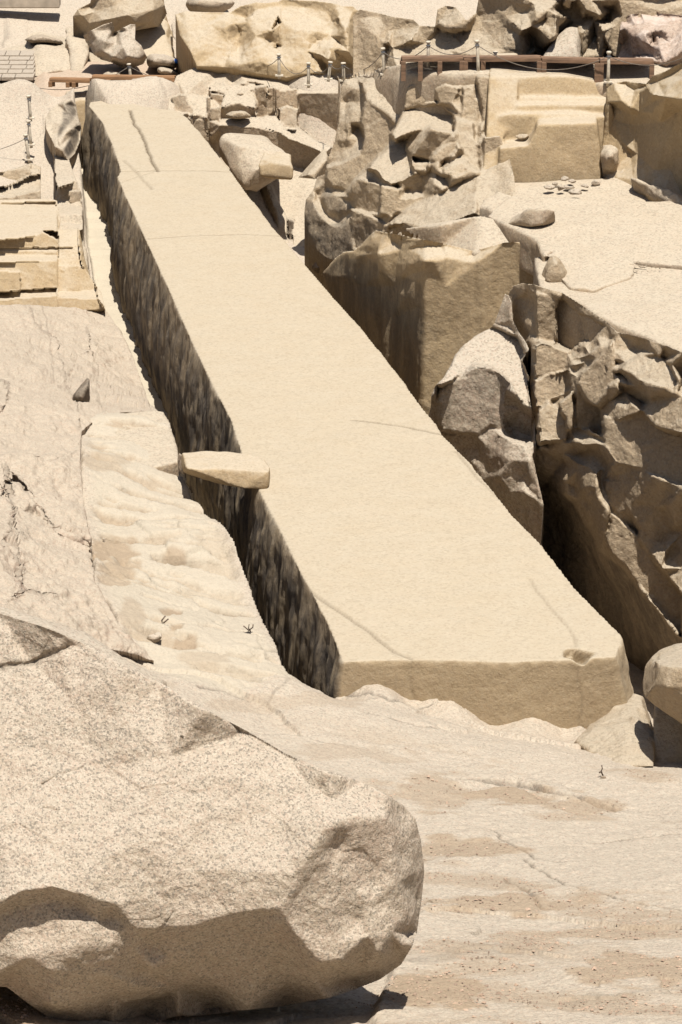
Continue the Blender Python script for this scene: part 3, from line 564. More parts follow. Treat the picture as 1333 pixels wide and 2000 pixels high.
# ---- foreground boulder
relief('boulder', 'huge coarse pink granite boulder in the foreground, its right end broken rough', 'boulder',
 [(-220,1120),(0,1197),(90,1226),(165,1256),(240,1296),(312,1332),(400,1383),(480,1426),(560,1472),(640,1505),(700,1524),(750,1548),(790,1574),(812,1600),(822,1640),(829,1700),(824,1760),(815,1822),(802,1855),(785,1882),(745,1912),(700,1930),(640,1950),(560,1964),(490,1972),(420,1980),(350,1986),(293,1996),(220,2010),(115,2002),(64,1966),(13,1928),(-220,1920)],
 Base([-220,830],[30.6,30.6]),
 [(-200,1130,-1.4),(0,1200,-1.0),(165,1262,-.7),(312,1335,-.45),(480,1430,-.2),(560,1476,-.15),(700,1530,-.05),(790,1580,-.15),(812,1605,-.15),(822,1640,-.25),(828,1700,-.3),(822,1760,-.25),(812,1822,-.2),(783,1880,-.25),(740,1908,-.25),(695,1926,-.3),(560,1960,-.35),(420,1976,-.35),(293,1990,-.25),(200,2000,.1),(115,1996,.35),(64,1962,.55),(13,1925,.6),(-200,1915,.6),
  (-200,1775,1.05),(0,1762,1.05),(40,1742,1.05),(100,1734,1.05),(160,1750,1.05),(225,1766,1.02),(250,1800,1.0),(270,1816,.98),(350,1812,.98),(400,1800,.98),(470,1784,.98),(545,1775,.97),(562,1802,.95),(600,1856,.9),(622,1880,.88),(670,1876,.82),(740,1862,.7),(790,1846,.5),(812,1832,.3),
  (-200,1800,.8),(0,1785,.8),(50,1768,.82),(100,1758,.82),(160,1775,.82),(215,1788,.84),(-200,1880,.9),(0,1862,.92),(32,1843,.94),(128,1805,.94),(191,1795,.93),(238,1800,.9),(255,1848,.85),(198,1900,.9),(100,1900,1.05),(0,1900,.95),(60,1870,1.05),(150,1850,1.05),(100,1960,.85),(160,1960,.7),(220,1950,.45),(215,1850,.98),
  (300,1850,.7),(280,1900,.55),(300,1888,.75),(265,1925,.6),(330,1870,.72),(350,1930,.2),(420,1850,.65),(420,1920,.3),(480,1840,.65),(500,1900,.4),(545,1850,.6),(560,1920,.15),(600,1900,.5),(640,1930,.1),(700,1895,.3),(740,1890,.15),(780,1860,.1),(640,1895,.6),
  (752,1594,.35),(700,1600,.5),(644,1612,.66),(612,1657,.78),(574,1708,.9),(561,1759,.96),(650,1650,.56),(700,1660,.5),(640,1700,.68),(600,1740,.8),(690,1730,.62),(720,1770,.62),(640,1790,.78),(600,1810,.84),(760,1650,.36),(790,1640,.15),(775,1720,.42),(790,1780,.38),(720,1830,.72),(660,1840,.8),(760,1820,.6),(740,1700,.42),(700,1800,.62),(810,1700,.05),(805,1800,.2),
  (400,1600,.5),(200,1500,.08),(0,1450,-.15),(550,1600,.48),(650,1565,.3),(300,1750,.9),(480,1700,.85),(100,1650,.68),(-200,1500,.05),(0,1620,.5),(250,1640,.7),(330,1480,.12),(480,1520,.22),(600,1530,.15),(0,1320,-.62),(150,1380,-.32),(60,1290,-.72),(40,1304,-.62),(130,1264,-.72),(120,1280,-.62),(700,1560,.15),(240,1400,-.15),(360,1700,.82)],
 'fore', rough=1.3, fac=.22, ffreq=2.2, thick=2.4, soft=6, ckd=.3, shrink=.3, back=(0, 1, -.42), cracks=[([(-10,1306),(60,1296),(132,1264)],5,.05),([(82,1533),(110,1518),(165,1500)],1.8,.03),([(85,1580),(115,1586)],2.5,.05),([(285,1832),(320,1812),(340,1780)],1.4,.02),([(345,1334),(400,1372),(470,1428)],2,.04),([(350,1455),(356,1440)],2,.04),([(350,1500),(352,1490)],2,.02)])
rock('granite_slab', 'grey speckled granite slab behind the foreground boulder with a reddish crack along its edge', 'rock slab', [
  zp([(-250,1140,2.1),(0,1178,1.9),(90,1208,1.8),(170,1232,1.65),(250,1283,1.4),(330,1325,1.1),(300,1360,1.2),(100,1330,2.0),(-250,1300,2.6)], -.2, .1)], 'grey', .05, rough=.3, fac=.15)

# ---- plank stone bridging the trench
rock('bridging_stone', 'long flat golden stone lying across the left trench onto the obelisk edge', 'stone', [
  hull(Z(356,884,.32),Z(400,880,.34),Z(470,884,.34),Z(512,892,.33),Z(527,912,.31),Z(525,922,.3),Z(480,918,.32),Z(440,910,.33),Z(365,915,.32),Z(527,948,.04),Z(520,955,.0),Z(478,955,.02),Z(400,938,.0),Z(358,922,.0),Z(350,905,.0),Z(525,930,.0),Z(400,905,.0))], 'gold', .022, rough=.12, fac=.1, ffreq=3, smooth=1)
rock('granite_chunk', 'small dark rough stone wedged under the left end of the bridging stone', 'stone', [
  hull(Z(350,885,.25),Z(358,888,.28),Z(365,915,.1),Z(360,928,-.02),Z(349,918,-.02),Z(347,900,.1),Z(368,905,.2),Z(358,900,-.1))], 'dark', .025, rough=.3, fac=.3, ffreq=3)

# ---- left bank
rock('rock_hump', 'smooth pale rounded ledge rising from the worked path above the left trench', 'rock ledge', [
  zp([(160,850,-.02),(190,818,.0),(240,806,.02),(300,800,.02),(322,803,.0),(332,822,-.02),(346,868,-.02),(352,900,-.04),(300,912,-.03),(180,905,-.03)], -3.0, .02)], 'sand', .05, rough=.35, fac=.0, smooth=6)
rock('leaning_stone', 'dark leaning stone wedge standing at the foot of the left slabs', 'stone', [
  hv((143,772,64.5),(173,734,64.9),(176,745,64.6),(174,795,64.6),(153,819,64.4),(141,806,64.5),(150,772,63.9),(172,752,64.1),(160,775,63.8),(165,745,66),(170,800,65.8),(145,790,65.8))], 'dark', .03, rough=.3, fac=.3, ffreq=2, patina_shade=lambda P, N_: np.full(len(P), .55))
relief('carved_pillar_rock', 'rounded carved outcrop with dark fluted scoops beside the far end of the left trench', 'rock outcrop',
 [(88,232),(98,214),(112,203),(125,197),(138,193),(149,203),(153,228),(159,244),(157,275),(147,300),(133,314),(122,296),(108,288),(100,270),(90,250)],
 Base([90,160],[89.8,89.8],200,[87.3,87.3],312),
 [(92,230,.1),(112,205,.0),(104,262,.3),(122,240,.6),(112,268,.6),(118,285,.5),(125,204,.4),(138,197,.3),(150,208,-.3),(152,226,-.3),(136,225,.3),(142,250,.3),(128,262,.5),(155,236,-.1),(140,252,.5),(120,290,.8),(113,286,.8),(157,252,-.5),(155,275,-.6),(146,298,-.3),(132,310,.3),(140,268,.1),(124,292,.7),(100,240,.4)],
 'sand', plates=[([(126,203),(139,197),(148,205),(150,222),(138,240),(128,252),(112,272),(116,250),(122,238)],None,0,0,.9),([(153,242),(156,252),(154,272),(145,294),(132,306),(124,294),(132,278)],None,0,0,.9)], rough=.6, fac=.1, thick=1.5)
relief('broken_ledge', 'torn brown edge of the grey slab below the nearest left rope post', 'rock ledge',
 [(-80,352),(20,332),(62,318),(80,326),(79,396),(40,399),(0,396),(-80,390)],
 Base([-80,90],[87.0,87.0],325,[84.4,84.4],398), [(0,350,0),(60,390,0)],
 'brown', plates=[([(-80,352),(20,334),(62,320),(62,342),(10,364),(-80,378)],86.6,0,-.006),([(10,366),(62,344),(80,340),(80,372),(24,386),(-80,384)],86.0,0,-.034),([(0,386),(24,384),(80,370),(80,400),(-80,400)],84.9,0,-.005)], rough=1.6, fac=.5, ffreq=1.5, thick=.6)
relief('kerb_block', 'narrow pale block with a broken brown front beside the stepped ledges', 'rock ledge',
 [(104,292),(112,284),(127,282),(138,320),(149,352),(159,376),(162,410),(162,448),(150,452),(114,450),(112,392),(108,340)],
 Base([100,165],[89.0,89.0],290,[81.4,81.4],450), [(110,300,0),(140,400,0)],
 'sand', plates=[([(104,282),(127,280),(150,352),(135,360),(112,368),(108,340)],88.9,0,-.062),([(112,368),(135,360),(150,352),(158,374),(160,404),(135,400),(112,394)],84.4,0,-.006),([(135,372),(158,374),(160,405),(138,402)],84.1,.012,-.004),([(112,394),(162,405),(162,420),(112,420)],84.2,0,-.07),([(112,420),(162,420),(162,436),(112,436)],82.4,0,-.01)],
 rough=.6, fac=.3, ffreq=1.6, thick=.8)
rock('trench_end_wall', 'brown upright rock closing the far end of the left trench at the obelisk tip', 'rock', [
  vp([(128,200,91.8),(150,197,91.6),(185,194,91.6),(190,300,91.2),(120,300,91.2)], 1.5)], 'gold', .05, rough=.4, fac=.2)
relief('stepped_ledges', 'pale and golden stepped quarry ledges at the left edge below the rope posts', 'rock ledge',
 [(-80,392),(100,388),(112,392),(118,430),(116,448),(155,446),(160,470),(166,505),(176,540),(198,570),(206,604),(160,606),(110,604),(60,600),(-80,612)],
 Base([-80,210],[83.4,83.0],392,[77.6,77.5],606),
 [(-60,400,0),(100,400,0),(50,440,.1),(150,460,.2),(190,590,.1),(0,600,.1),(110,600,.05)],
 'gold', plates=[([(152,446),(163,450),(181,535),(190,568),(170,545),(160,520),(154,482)],79.9,.02,-.012),([(-80,400),(60,395),(110,395),(114,452),(84,452),(62,463),(-80,476)],83.1,0,-.052),([(-80,476),(62,463),(84,453),(113,468),(113,498),(-80,501)],79.9,0,-.007),([(-80,487),(113,484),(113,489),(-80,492)],79.9,0,-.03),([(-80,501),(113,498),(113,509),(-80,515)],79.6,0,-.055),([(-80,515),(113,509),(113,565),(40,568),(-80,580)],79.1,0,-.007),([(0,528),(40,532),(40,568),(-80,580),(-80,530)],78.5,0,-.006),([(-80,578),(45,568),(112,562),(112,577),(40,582),(-80,592)],78.5,0,-.05),([(-80,592),(40,582),(112,577),(112,606),(-80,614)],77.9,0,-.006),
   ([(114,447),(152,446),(154,482),(115,482)],81.3,0,-.045),([(115,482),(154,482),(158,520),(113,524)],79.8,0,-.012),([(113,520),(160,520),(182,543),(190,570),(113,572)],79.3,0,-.008),([(113,572),(188,568),(192,584),(113,580)],78.7,0,-.05),([(113,580),(192,584),(207,606),(112,606)],78.1,0,-.006)],
 rough=.6, fac=.18, ffreq=1.4, thick=.8)
rock('ledge_block', 'long narrow pale stone kerb block between the left slabs and the trench', 'rock ledge', [
  zp([(104,290,-.8),(125,283,-.8),(150,355,-1.05),(160,395,-1.2),(163,470,-1.55),(180,555,-1.9),(150,560,-1.9),(118,470,-1.5),(112,390,-1.15),(106,340,-.9)], -2.6, .02)], 'sand', .06, rough=.3, fac=.5, ffreq=.8)
relief('bedrock_slabs', 'broad cracked grey and pinkish bedrock slabs of the left bank', 'rock slabs',
 [(-80,596),(60,594),(110,600),(205,602),(236,645),(262,700),(294,795),(300,806),(240,806),(190,818),(160,842),(157,900),(164,985),(179,1058),(187,1140),(242,1234),(300,1292),(200,1262),(90,1222),(0,1190),(-80,1165)],
 GBase(zz),
 [(60,600,.55),(-80,600,.5),(118,658,.5),(128,742,.5),(126,645,.15),(134,740,.08),(0,700,.45),(60,700,.45),(70,640,.5),(110,606,.1),(200,606,.1),(135,648,.2),(235,646,.25),(250,688,.3),(150,690,.3),(150,697,.06),(255,700,.06),(194,706,.4),(262,704,.35),(292,790,.5),(210,802,.55),(188,700,.1),(200,800,.08),(150,760,.06),(180,820,.06),
  (-80,740,1.0),(12,738,.9),(19,765,.9),(0,800,.7),(-80,830,.6),(24,768,.3),(6,808,.2),(100,748,.3),(150,800,.2),(60,765,.3),(20,830,.5),(100,850,.55),(154,860,.5),(157,900,.6),(163,985,.8),
  (-80,862,.6),(30,920,.7),(75,978,.8),(118,1030,.85),(176,1052,.85),(-80,882,.15),(26,936,.15),(70,1002,.12),(115,1054,.1),(178,1072,.1),(90,900,.6),(120,960,.7),(40,860,.5),
  (0,970,.35),(60,1080,.3),(150,1120,.35),(8,940,.9),(22,1000,.9),(40,1150,.75),(0,1080,.8),(-80,1000,.8),(17,950,.4),(31,1000,.3),(50,1150,.2),(100,1200,.2),(200,1200,.25),(238,1230,.1),(186,1142,.4),(0,1185,.4),(110,1156,.35),(110,1166,.2),(60,1160,.2)],
 'slab', rough=4.5, fac=.8, ffreq=.75, ckd=.35, thick=.7, back=(0, 1, -1.0),
 cracks=[([(62,598),(66,632),(108,660),(120,700),(128,745)],1.6,.18),([(-80,742),(12,738),(20,765),(4,806)],1.8,.2),([(128,745),(150,790),(156,835)],1.8,.2),([(170,640),(175,690),(192,720),(188,760),(200,800)],1.5,.15),([(5,905),(40,945),(75,990),(118,1040),(176,1056)],1.6,.06),([(12,905),(26,1000),(38,1100),(45,1160)],1.8,.12),([(112,1038),(122,1034)],4,.15),([(35,1160),(60,1152),(112,1158)],1.8,.1),([(60,900),(110,905),(150,880)],1.1,.06),([(85,600),(100,680),(106,745)],1.1,.05)])

rock('rock_bank', 'low pink granite bank below the wooden walkway behind the tip of the obelisk', 'rock outcrop', [
  vp([(-40,215,92.5),(60,205,92.6),(90,165,94),(200,160,94),(330,160,94),(350,155,94),(350,208,92),(300,212,92),(150,212,92.2),(110,235,92)], 3)], 'pink_tan', .06, rough=.25, fac=.3, ffreq=.6, smooth=0)
rock('rounded_rock', 'pale rounded rock beside the tip of the obelisk under the walkway end', 'rock', [
  bl([(285,165),(335,156),(350,175),(348,200),(325,212),(290,205)], 91.4, .5, 1)], 'grey', .06, rough=.5, fac=.3)
rock('rock_mound', 'pale rocky mound with a rough grey face right of the stone stairs', 'rock outcrop', [
  vp([(-30,160,95.5),(0,100,98),(40,92,98.5),(75,84,98.5),(120,92,98),(135,105,97.5),(145,125,96.5),(142,148,95.4),(100,152,95.2),(60,158,95.2)], 3),
  vp([(60,105,96.8),(100,93,97.5),(135,105,97),(142,130,96),(100,145,95.6),(68,145,95.6)], 2)], 'sand', .07, rough=.7, fac=.7)
rock('overhanging_rock', 'flat brown overhanging rock at the foot of the paved wall', 'rock', [
  bl([(44,78),(62,67),(80,66),(125,78),(128,88),(90,84),(60,85)], 98.2, .7, 1.5)], 'dark', .05, rough=.4, fac=.4, ffreq=1.4)
rock('standing_rock', 'narrow cracked upright rock between the mound and the pale tilted boulder', 'rock', [
  vp([(128,78,97.5),(150,75,97.6),(168,85,97.5),(172,112,96.5),(165,150,95.2),(150,158,95),(138,150,95.2),(140,110,96.5)], 2)], 'sand', .06, rough=.6, fac=.9, ffreq=1.1)
relief('large_boulder', 'large brown rounded boulder at the top left above the pale tilted boulder', 'boulder',
 [(144,78),(143,32),(152,18),(176,6),(186,-20),(192,-60),(312,-60),(322,10),(327,27),(312,52),(262,60),(200,70),(165,82)],
 Base([140,330],[98.5,98.5]),
 [(160,30,1.0),(150,50,.5),(160,72,.4),(185,22,.8),(178,14,.4),(200,40,1.5),(190,62,1.1),(250,30,1.7),(300,20,1.4),(262,54,1.2),(300,46,1.0),(320,25,.5),(270,35,1.6),(230,10,1.3),(220,-30,.8),(300,-30,.7),(200,-10,.8),(265,45,1.6),(310,50,.5),(172,45,.9)],
 'brown', rough=1.2, fac=.15, ffreq=1.3, thick=2, shrink=.25, back=(0, 1, -.25))
rock('rock_block', 'square brown block supporting the large boulder behind the tilted boulder', 'rock', [
  vp([(255,58,98.2),(325,50,98.4),(330,80,97.8),(342,110,97),(340,130,96.5),(260,130,96.5)], 3)], 'gold', .07, rough=.5, fac=.5)
relief('tilted_boulder', 'pale two-lobed boulder tilted above its dark hollow by the walkway', 'boulder',
 [(163,69),(179,59),(204,47),(219,43),(223,51),(222,61),(230,61),(240,54),(255,47),(265,48),(264,77),(276,88),(283,102),(288,112),(281,125),(255,134),(240,133),(217,122),(199,117),(184,107),(176,94),(168,82)],
 Base([160,290],[95.2,95.2]),
 [(204,60,.4),(190,75,.7),(180,88,.5),(200,100,1.0),(215,108,1.1),(222,90,.8),(219,60,.3),(226,66,-.2),(235,75,.8),(250,60,.6),(262,52,.3),(240,90,1.2),(262,80,.8),(275,95,1.0),(250,110,1.5),(270,115,1.3),(283,110,.9),(240,120,1.2),(220,112,1.3),(200,112,.5),(255,132,.3),(225,122,.5),(280,124,.4),(240,131,.3),(176,94,.1),(168,82,.1),(228,85,.7),(256,95,1.2),(205,80,1.0)],
 'grey', rough=.8, fac=.2, ffreq=1.5, thick=1.2, soft=1, shrink=.25, back=(0, 1, -.25))
rock('hollow_rock', 'rock in the dark hollow under the pale tilted boulder', 'rock', [vp([(172,110,97),(200,118,97),(300,118,97),(300,158,95.5),(180,158,95.5)], 1.5)], 'brown', .07, rough=.5, fac=.4)
rock('low_rock', 'pale rock lying under the wooden walkway below the tilted boulder', 'rock', [bl([(198,145),(215,138),(228,137),(245,148),(240,156),(205,158)], 94.4, .4, .6)], 'sand', .05, rough=.3, fac=.3)
rock('small_boulder', 'pale boulder with a shaded left side right of the tilted boulder', 'rock', [bl([(286,112),(300,105),(330,108),(346,118),(345,133),(320,134),(305,128),(290,130)], 95.2, .8, 1)], 'grey', .05, rough=.5, fac=.4, ffreq=1.4)
rock('small_boulder', 'flat whitish boulder lying beside the walkway behind the rope', 'rock', [bl([(304,133),(318,129),(345,140),(350,148),(320,149),(306,143)], 94.4, .5, .7)], 'sand', .05, rough=.4, fac=.3, ffreq=1.4)
rock('leaning_slab', 'pale slab leaning against the quarry face left of the golden outcrop', 'rock slab', [
  vp([(333,55,98),(340,50,98),(362,80,97),(383,108,95.8),(380,120,95.4),(360,122,95.4),(348,100,96),(338,75,97)], .9)], 'grey', .05, rough=.4, fac=.3)
rock('flat_boulder', 'smooth flat boulder perched on top of the golden outcrop', 'boulder', [bl([(362,8),(372,-8),(440,-10),(462,5),(450,18),(430,26),(372,24)], 99.5, 1.2, 1.5)], 'sand', .06, rough=.5, fac=.2)
# back quarry faces
YS[0] = 1.0
relief('quarry_face', 'golden rough quarry wall with upright joints across the middle of the background', 'quarry wall',
 [(343,28),(362,22),(400,24),(450,24),(470,12),(500,4),(520,6),(546,2),(552,-1),(620,2),(655,7),(672,12),(690,12),(700,20),(704,150),(640,154),(560,152),(500,144),(440,132),(385,130),(372,100),(352,70)],
 Base([300,720],[93.6,93.2],0,[92.4,91.6],150),
 [(350,30,.0),(400,28,.1),(470,28,.1),(362,45,.3),(375,110,.8),(450,118,.9),(415,50,.5),(440,55,.6),(460,45,.5),(458,75,.3),(450,90,.5),(470,60,.3),(479,35,.1),(468,95,.3),(484,45,.6),(500,20,.4),(535,12,.3),(542,30,.7),(530,60,1.0),(500,70,.9),(480,100,.9),(510,120,1.2),(470,125,1.0),(535,100,.9),(540,85,.5),(546,45,-.2),(543,90,-.2),(550,45,.7),(550,90,.8),(552,10,.2),(600,15,.3),(580,60,.9),(600,100,1.0),(560,130,1.0),(622,105,1.1),(625,140,1.1),(610,60,.9),(640,25,.5),(632,45,.6),(660,30,.9),(620,80,.7),(660,70,1.0),(650,95,1.2),(675,60,1.3),(680,100,1.3),(640,115,1.4),(630,127,.5),(680,125,.3),(690,145,.2),(645,150,.3),(688,25,.8),(698,60,.4),(698,130,.4),(655,50,.6),(665,85,.8),(645,70,.7)],
 'gold', rough=1.2, fac=.7, ffreq=1.3, thick=2.5)
relief('quarry_face', 'brown quarry wall with a dark crag and pointed fins behind the raised walkway', 'quarry wall',
 [(690,152),(690,30),(704,18),(740,25),(770,33),(808,38),(820,50),(850,52),(855,18),(870,11),(892,14),(906,32),(910,40),(930,25),(945,-60),(1450,-60),(1450,165),(950,160),(780,156)],
 Base([690,800,900,1000,1450],[80.2,79.6,79.0,78.6,77.8],0,[79.6,79.0,78.4,78.0,77.2],150),
 [(700,35,.4),(740,32,.3),(700,100,.5),(760,60,.6),(750,85,.8),(700,148,.6),(745,145,.7),(765,95,.9),(768,60,.5),(800,55,.6),(803,78,1.1),(758,82,1.1),(800,90,.7),(762,92,.5),(800,110,.9),(780,150,1.6),(830,85,.6),(860,62,.4),(880,100,.9),(900,85,.7),(860,130,1.3),
  (856,20,.7),(880,14,.6),(890,20,.8),(903,40,1.1),(905,56,1.1),(878,55,1.2),(858,48,1.0),(857,35,.7),(908,62,.3),(880,64,.4),(858,58,.3),(920,60,.4),(935,30,.3),(960,20,.5),(950,60,.5),(985,50,.8),(940,90,.8),(990,100,1.1),(950,110,1.2),(985,30,.9),
  (1000,10,1.0),(1040,5,1.4),(1050,35,1.8),(1070,20,1.6),(1088,30,1.7),(1085,70,1.9),(1075,80,1.8),(1060,60,1.6),(1040,50,1.6),(1020,60,1.7),(1018,70,1.2),(1035,66,.6),(1045,88,.4),(1060,98,.2),(1040,105,1.0),(1020,110,1.1),(1048,108,.4),(1030,25,1.1),(1062,40,1.3),
  (1095,20,.1),(1095,70,.0),(1082,92,.1),(1075,112,.4),(1120,40,.2),(1115,20,.2),(1105,0,1.2),(1118,0,1.2),(1112,17,1.0),(1126,-20,.9),(1100,-5,.3),(1123,5,.3),
  (1130,0,1.0),(1145,20,1.2),(1143,60,1.2),(1136,40,.3),(1150,35,.2),(1165,70,.3),(1137,112,.9),(1128,30,.2),(1155,0,1.2),(1172,30,1.4),(1180,60,1.5),(1178,66,1.4),(1172,110,1.1),(1160,40,.6),(1185,40,.1),(1188,110,.0),(1195,20,.2),(1198,110,.9),(1200,50,1.0),(1208,0,1.1),(1215,30,1.0),(1290,20,.8),(1300,0,.6),(1450,0,.6),(1450,150,.6),(1300,150,.6)],
 'brown', rough=1.1, fac=.6, ffreq=1.3, thick=2.5)
relief('white_pink_outcrop', 'white and pink weathered outcrop at the top right behind the walkway', 'rock outcrop',
 [(1203,125),(1214,92),(1217,78),(1211,60),(1213,38),(1232,28),(1252,26),(1275,18),(1290,26),(1333,30),(1450,28),(1450,160),(1300,160),(1220,150)],
 Base([1200,1450],[78.4,77.8]),
 [(1218,40,1.0),(1250,32,1.0),(1275,22,.8),(1290,30,1.2),(1333,35,1.2),(1220,55,2.0),(1260,45,1.9),(1300,60,2.5),(1333,50,2.1),(1226,76,1.5),(1235,70,2.2),(1260,68,2.5),(1272,90,2.7),(1265,108,2.3),(1235,112,2.0),(1216,92,1.4),(1276,82,2.0),(1333,75,2.7),(1290,95,3.0),(1333,100,3.3),(1300,122,3.3),(1260,116,3.0),(1450,60,2.6),(1450,120,3.3),(1333,130,2.9),(1285,70,2.2),(1310,85,2.6),(1245,55,2.1),(1320,62,2.2),(1275,60,2.2)],
 'pink', rough=1.2, fac=.6, ffreq=1.5, thick=2.0)
YS[0] = .87
rock('triangular_rock', 'grey triangular rock standing behind the raised walkway', 'rock', [
  hv((1055,118,87.6),(1090,75,88.4),(1108,50,89),(1132,48,89),(1134,80,88.4),(1140,120,87.6),(1060,120,90),(1130,60,90),(1125,85,87.8))], 'grey', .05, rough=.4, fac=.4)
YS[0] = 1.0
# ---- the ground the walkway stands on (behind the tiers) and the rope path
rock('terrain', None, None, [
  zp([(990,146,3.95),(1090,146,3.95),(1180,164,3.85),(1240,168,3.85),(1420,168,3.8),(1420,112,4.05),(1000,112,4.0),(780,118,3.9),(690,135,3.1),(650,150,2.2),(700,155,2.9),(745,150,3.4),(800,143,3.8),(900,142,3.92)], -1, .0)], 'sand', .08, rough=.4, fac=.2, kind='structure')
# ---- middle back blocks
relief('blocky_ledges', 'pale stepped and jointed blocks of bedrock between the obelisk tip and the broken cliff', 'rock outcrop',
 [(330,192),(338,166),(345,148),(380,132),(420,124),(470,129),(530,127),(560,137),(600,149),(640,157),(668,164),(670,180),(668,250),(655,290),(645,320),(640,345),(620,420),(615,470),(640,530),(590,540),(540,470),(480,390),(400,300),(350,240),(328,222)],
 Base([300,700],[91.8,91.8],150,[82.5,82.5],520),
 [(380,142,.3),(430,135,.1),(455,138,.4),(400,150,.4),(470,145,.4),(478,158,.6),(500,150,.3),(530,148,.4),(500,160,.6),(560,150,.3),(600,158,.3),(350,160,.2),(440,150,.3),
  (335,192,.2),(350,184,-.1),(362,184,.2),(376,215,.4),(378,225,.5),(345,215,.2),(360,222,.4),(405,188,-.2),(403,230,.4),(390,222,.4),(368,228,.0),(403,236,.1),(405,275,-.9),(380,250,-.4),(406,190,-.6),(409,285,-1.4),(402,192,.0),(411,190,.1),
  (412,165,.1),(455,160,.0),(500,168,.1),(455,172,.4),(412,178,.3),(412,186,-.1),(440,182,.5),(430,190,.0),(438,186,.5),(500,190,.2),(430,205,.4),(465,198,.6),(497,212,.4),(430,222,.2),(412,212,.2),(428,209,.3),(428,236,.2),(412,236,.1),
  (432,232,-.1),(500,230,-.1),(540,228,-.1),(432,242,.35),(500,245,.35),(541,250,.4),(501,170,.6),(520,166,.5),(520,226,.2),(501,228,.2),(523,172,.0),(523,226,-.3),(526,172,.5),(539,172,.5),(539,225,.1),(542,175,-.6),(543,248,-1.0),(546,176,.4),(581,170,.2),(547,210,.1),(580,215,.1),(548,246,.3),(575,248,.3),
  (584,180,.7),(610,171,.1),(662,172,.1),(662,181,.7),(584,247,-.6),(620,274,-1.0),(650,284,-1.2),(662,245,-.6),(620,182,.7),(562,252,.3),(580,254,.3),(600,270,.35),(625,280,.4),(632,293,.4),
  (432,247,.3),(500,262,.1),(542,258,.3),(565,272,.3),(600,284,.2),(440,268,-.7),(520,272,-.7),(548,296,-1.0),(600,332,-1.5),(634,312,-1.2),(585,325,-1.5),(480,285,-.9),
  (500,350,-1.4),(560,330,-1.4),(600,342,-1.4),(600,420,-1.5),(560,420,-1.8),(600,500,-1.8),(530,380,-1.7),(640,345,-1.4),(420,300,-1.6),(460,350,-1.8)],
 'sand', rough=.7, fac=.35, ffreq=1.4, auto=True, plates=[([(498,340),(510,334),(546,424),(544,450),(520,405)],None,-.03,-.012,.5),([(511,334),(521,340),(562,430),(568,478),(552,440)],None,.004,-.024),([(562,430),(572,432),(574,500),(568,480)],None,.08,0,.5),([(582,170),(664,171),(661,182),(584,180)],90.5,0,-.04),([(584,180),(661,182),(663,235),(650,284),(622,272),(600,256),(584,247)],90.1,-.006,.003),([(546,178),(581,174),(582,213),(560,208),(546,214)],90.3,0,-.002),([(546,214),(560,208),(582,213),(580,250),(548,250)],90.1,0,-.006),([(540,172),(546,172),(547,250),(541,250)],91.6,0,0),  # first and third plates darken the ridge's left face and the slot
  ([(501,170),(522,168),(522,228),(503,230)],90.6,-.012,0),([(524,170),(540,170),(540,226),(524,228)],90.5,0,0),([(432,234),(500,230),(540,228),(560,252),(542,258),(500,247),(430,246)],89.9,0,-.03),([(560,252),(582,252),(622,277),(650,288),(634,302),(600,285)],89.6,0,-.03),([(428,247),(500,248),(542,259),(560,270),(632,300),(632,315),(600,335),(560,320),(440,300)],89.2,-.004,.002),
  ([(410,168),(498,163),(500,176),(455,174),(410,180)],91.2,0,-.02),([(411,181),(440,186),(432,208),(411,190)],91.4,0,0),([(440,186),(498,184),(500,214),(465,200),(432,210)],90.6,0,-.03),([(432,211),(465,200),(500,215),(500,230),(430,233)],90.1,0,.006),([(411,213),(429,209),(429,238),(411,238)],90.0,0,-.002),
  ([(335,192),(350,184),(362,186),(376,212),(377,224),(345,218)],91.0,-.005,-.004),([(362,186),(404,189),(404,230),(390,222),(378,225),(376,212)],91.2,0,-.018),([(405,188),(411,188),(412,290),(406,285)],92,0,0),([(366,228),(404,236),(406,285),(385,262)],89.9,0,0)], thick=1.5)
rock('pale_boulder', 'pale angular boulder with a grey left side beyond the right trench', 'rock', [
  hv((432,268,86.9),(458,262,87.4),(512,262,87.4),(545,285,86.6),(560,300,86.0),(500,330,85.3),(462,285,86.0),(450,330,85.8),(478,372,85.4),(560,335,85.7),(430,300,87.0),(500,375,86.4),(540,330,89),(450,300,89))], 'sand', .045, rough=.4, fac=.35, smooth=0)
rock('rock_block', 'golden block with a level top beside the pale angular boulder', 'rock', [hv((505,318,85.1),(572,322,84.7),(568,300,85.9),(520,296,86.0),(510,345,85.0),(572,352,84.6),(540,345,87))], 'gold', .045, rough=.2, fac=.2, smooth=0)
rock('rock_wedge', 'small wedge of broken rock at the foot of the broken cliff', 'rock', [hv((578,350,84.2),(600,325,84.6),(637,285,85.2),(641,315,84.2),(615,352,83.6),(600,340,83.6),(640,340,85))], 'brown', .045, rough=.3, fac=.3, smooth=0)
rock('oval_stone', 'oval flat stone lying on the ledge among the back blocks', 'stone', [bl([(440,225),(455,217),(480,217),(492,227),(475,233),(448,232)], 89.3, .35, .5)], 'brown', .03, rough=.3, fac=.2)
rock('rubble_stone', 'broken reddish slabs heaped beside the rope path', 'rubble', [bl([(378,140),(400,130),(440,128),(455,138),(430,148),(385,150)], 93, .6, .8), bl([(470,140),(480,132),(505,133),(515,150),(500,158),(472,158)], 92, .5, .8), bl([(440,132),(470,126),(500,130),(470,142),(445,142)], 93.2, .4, .6)], 'grey', .05, rough=.6, fac=.7, ffreq=1.5)

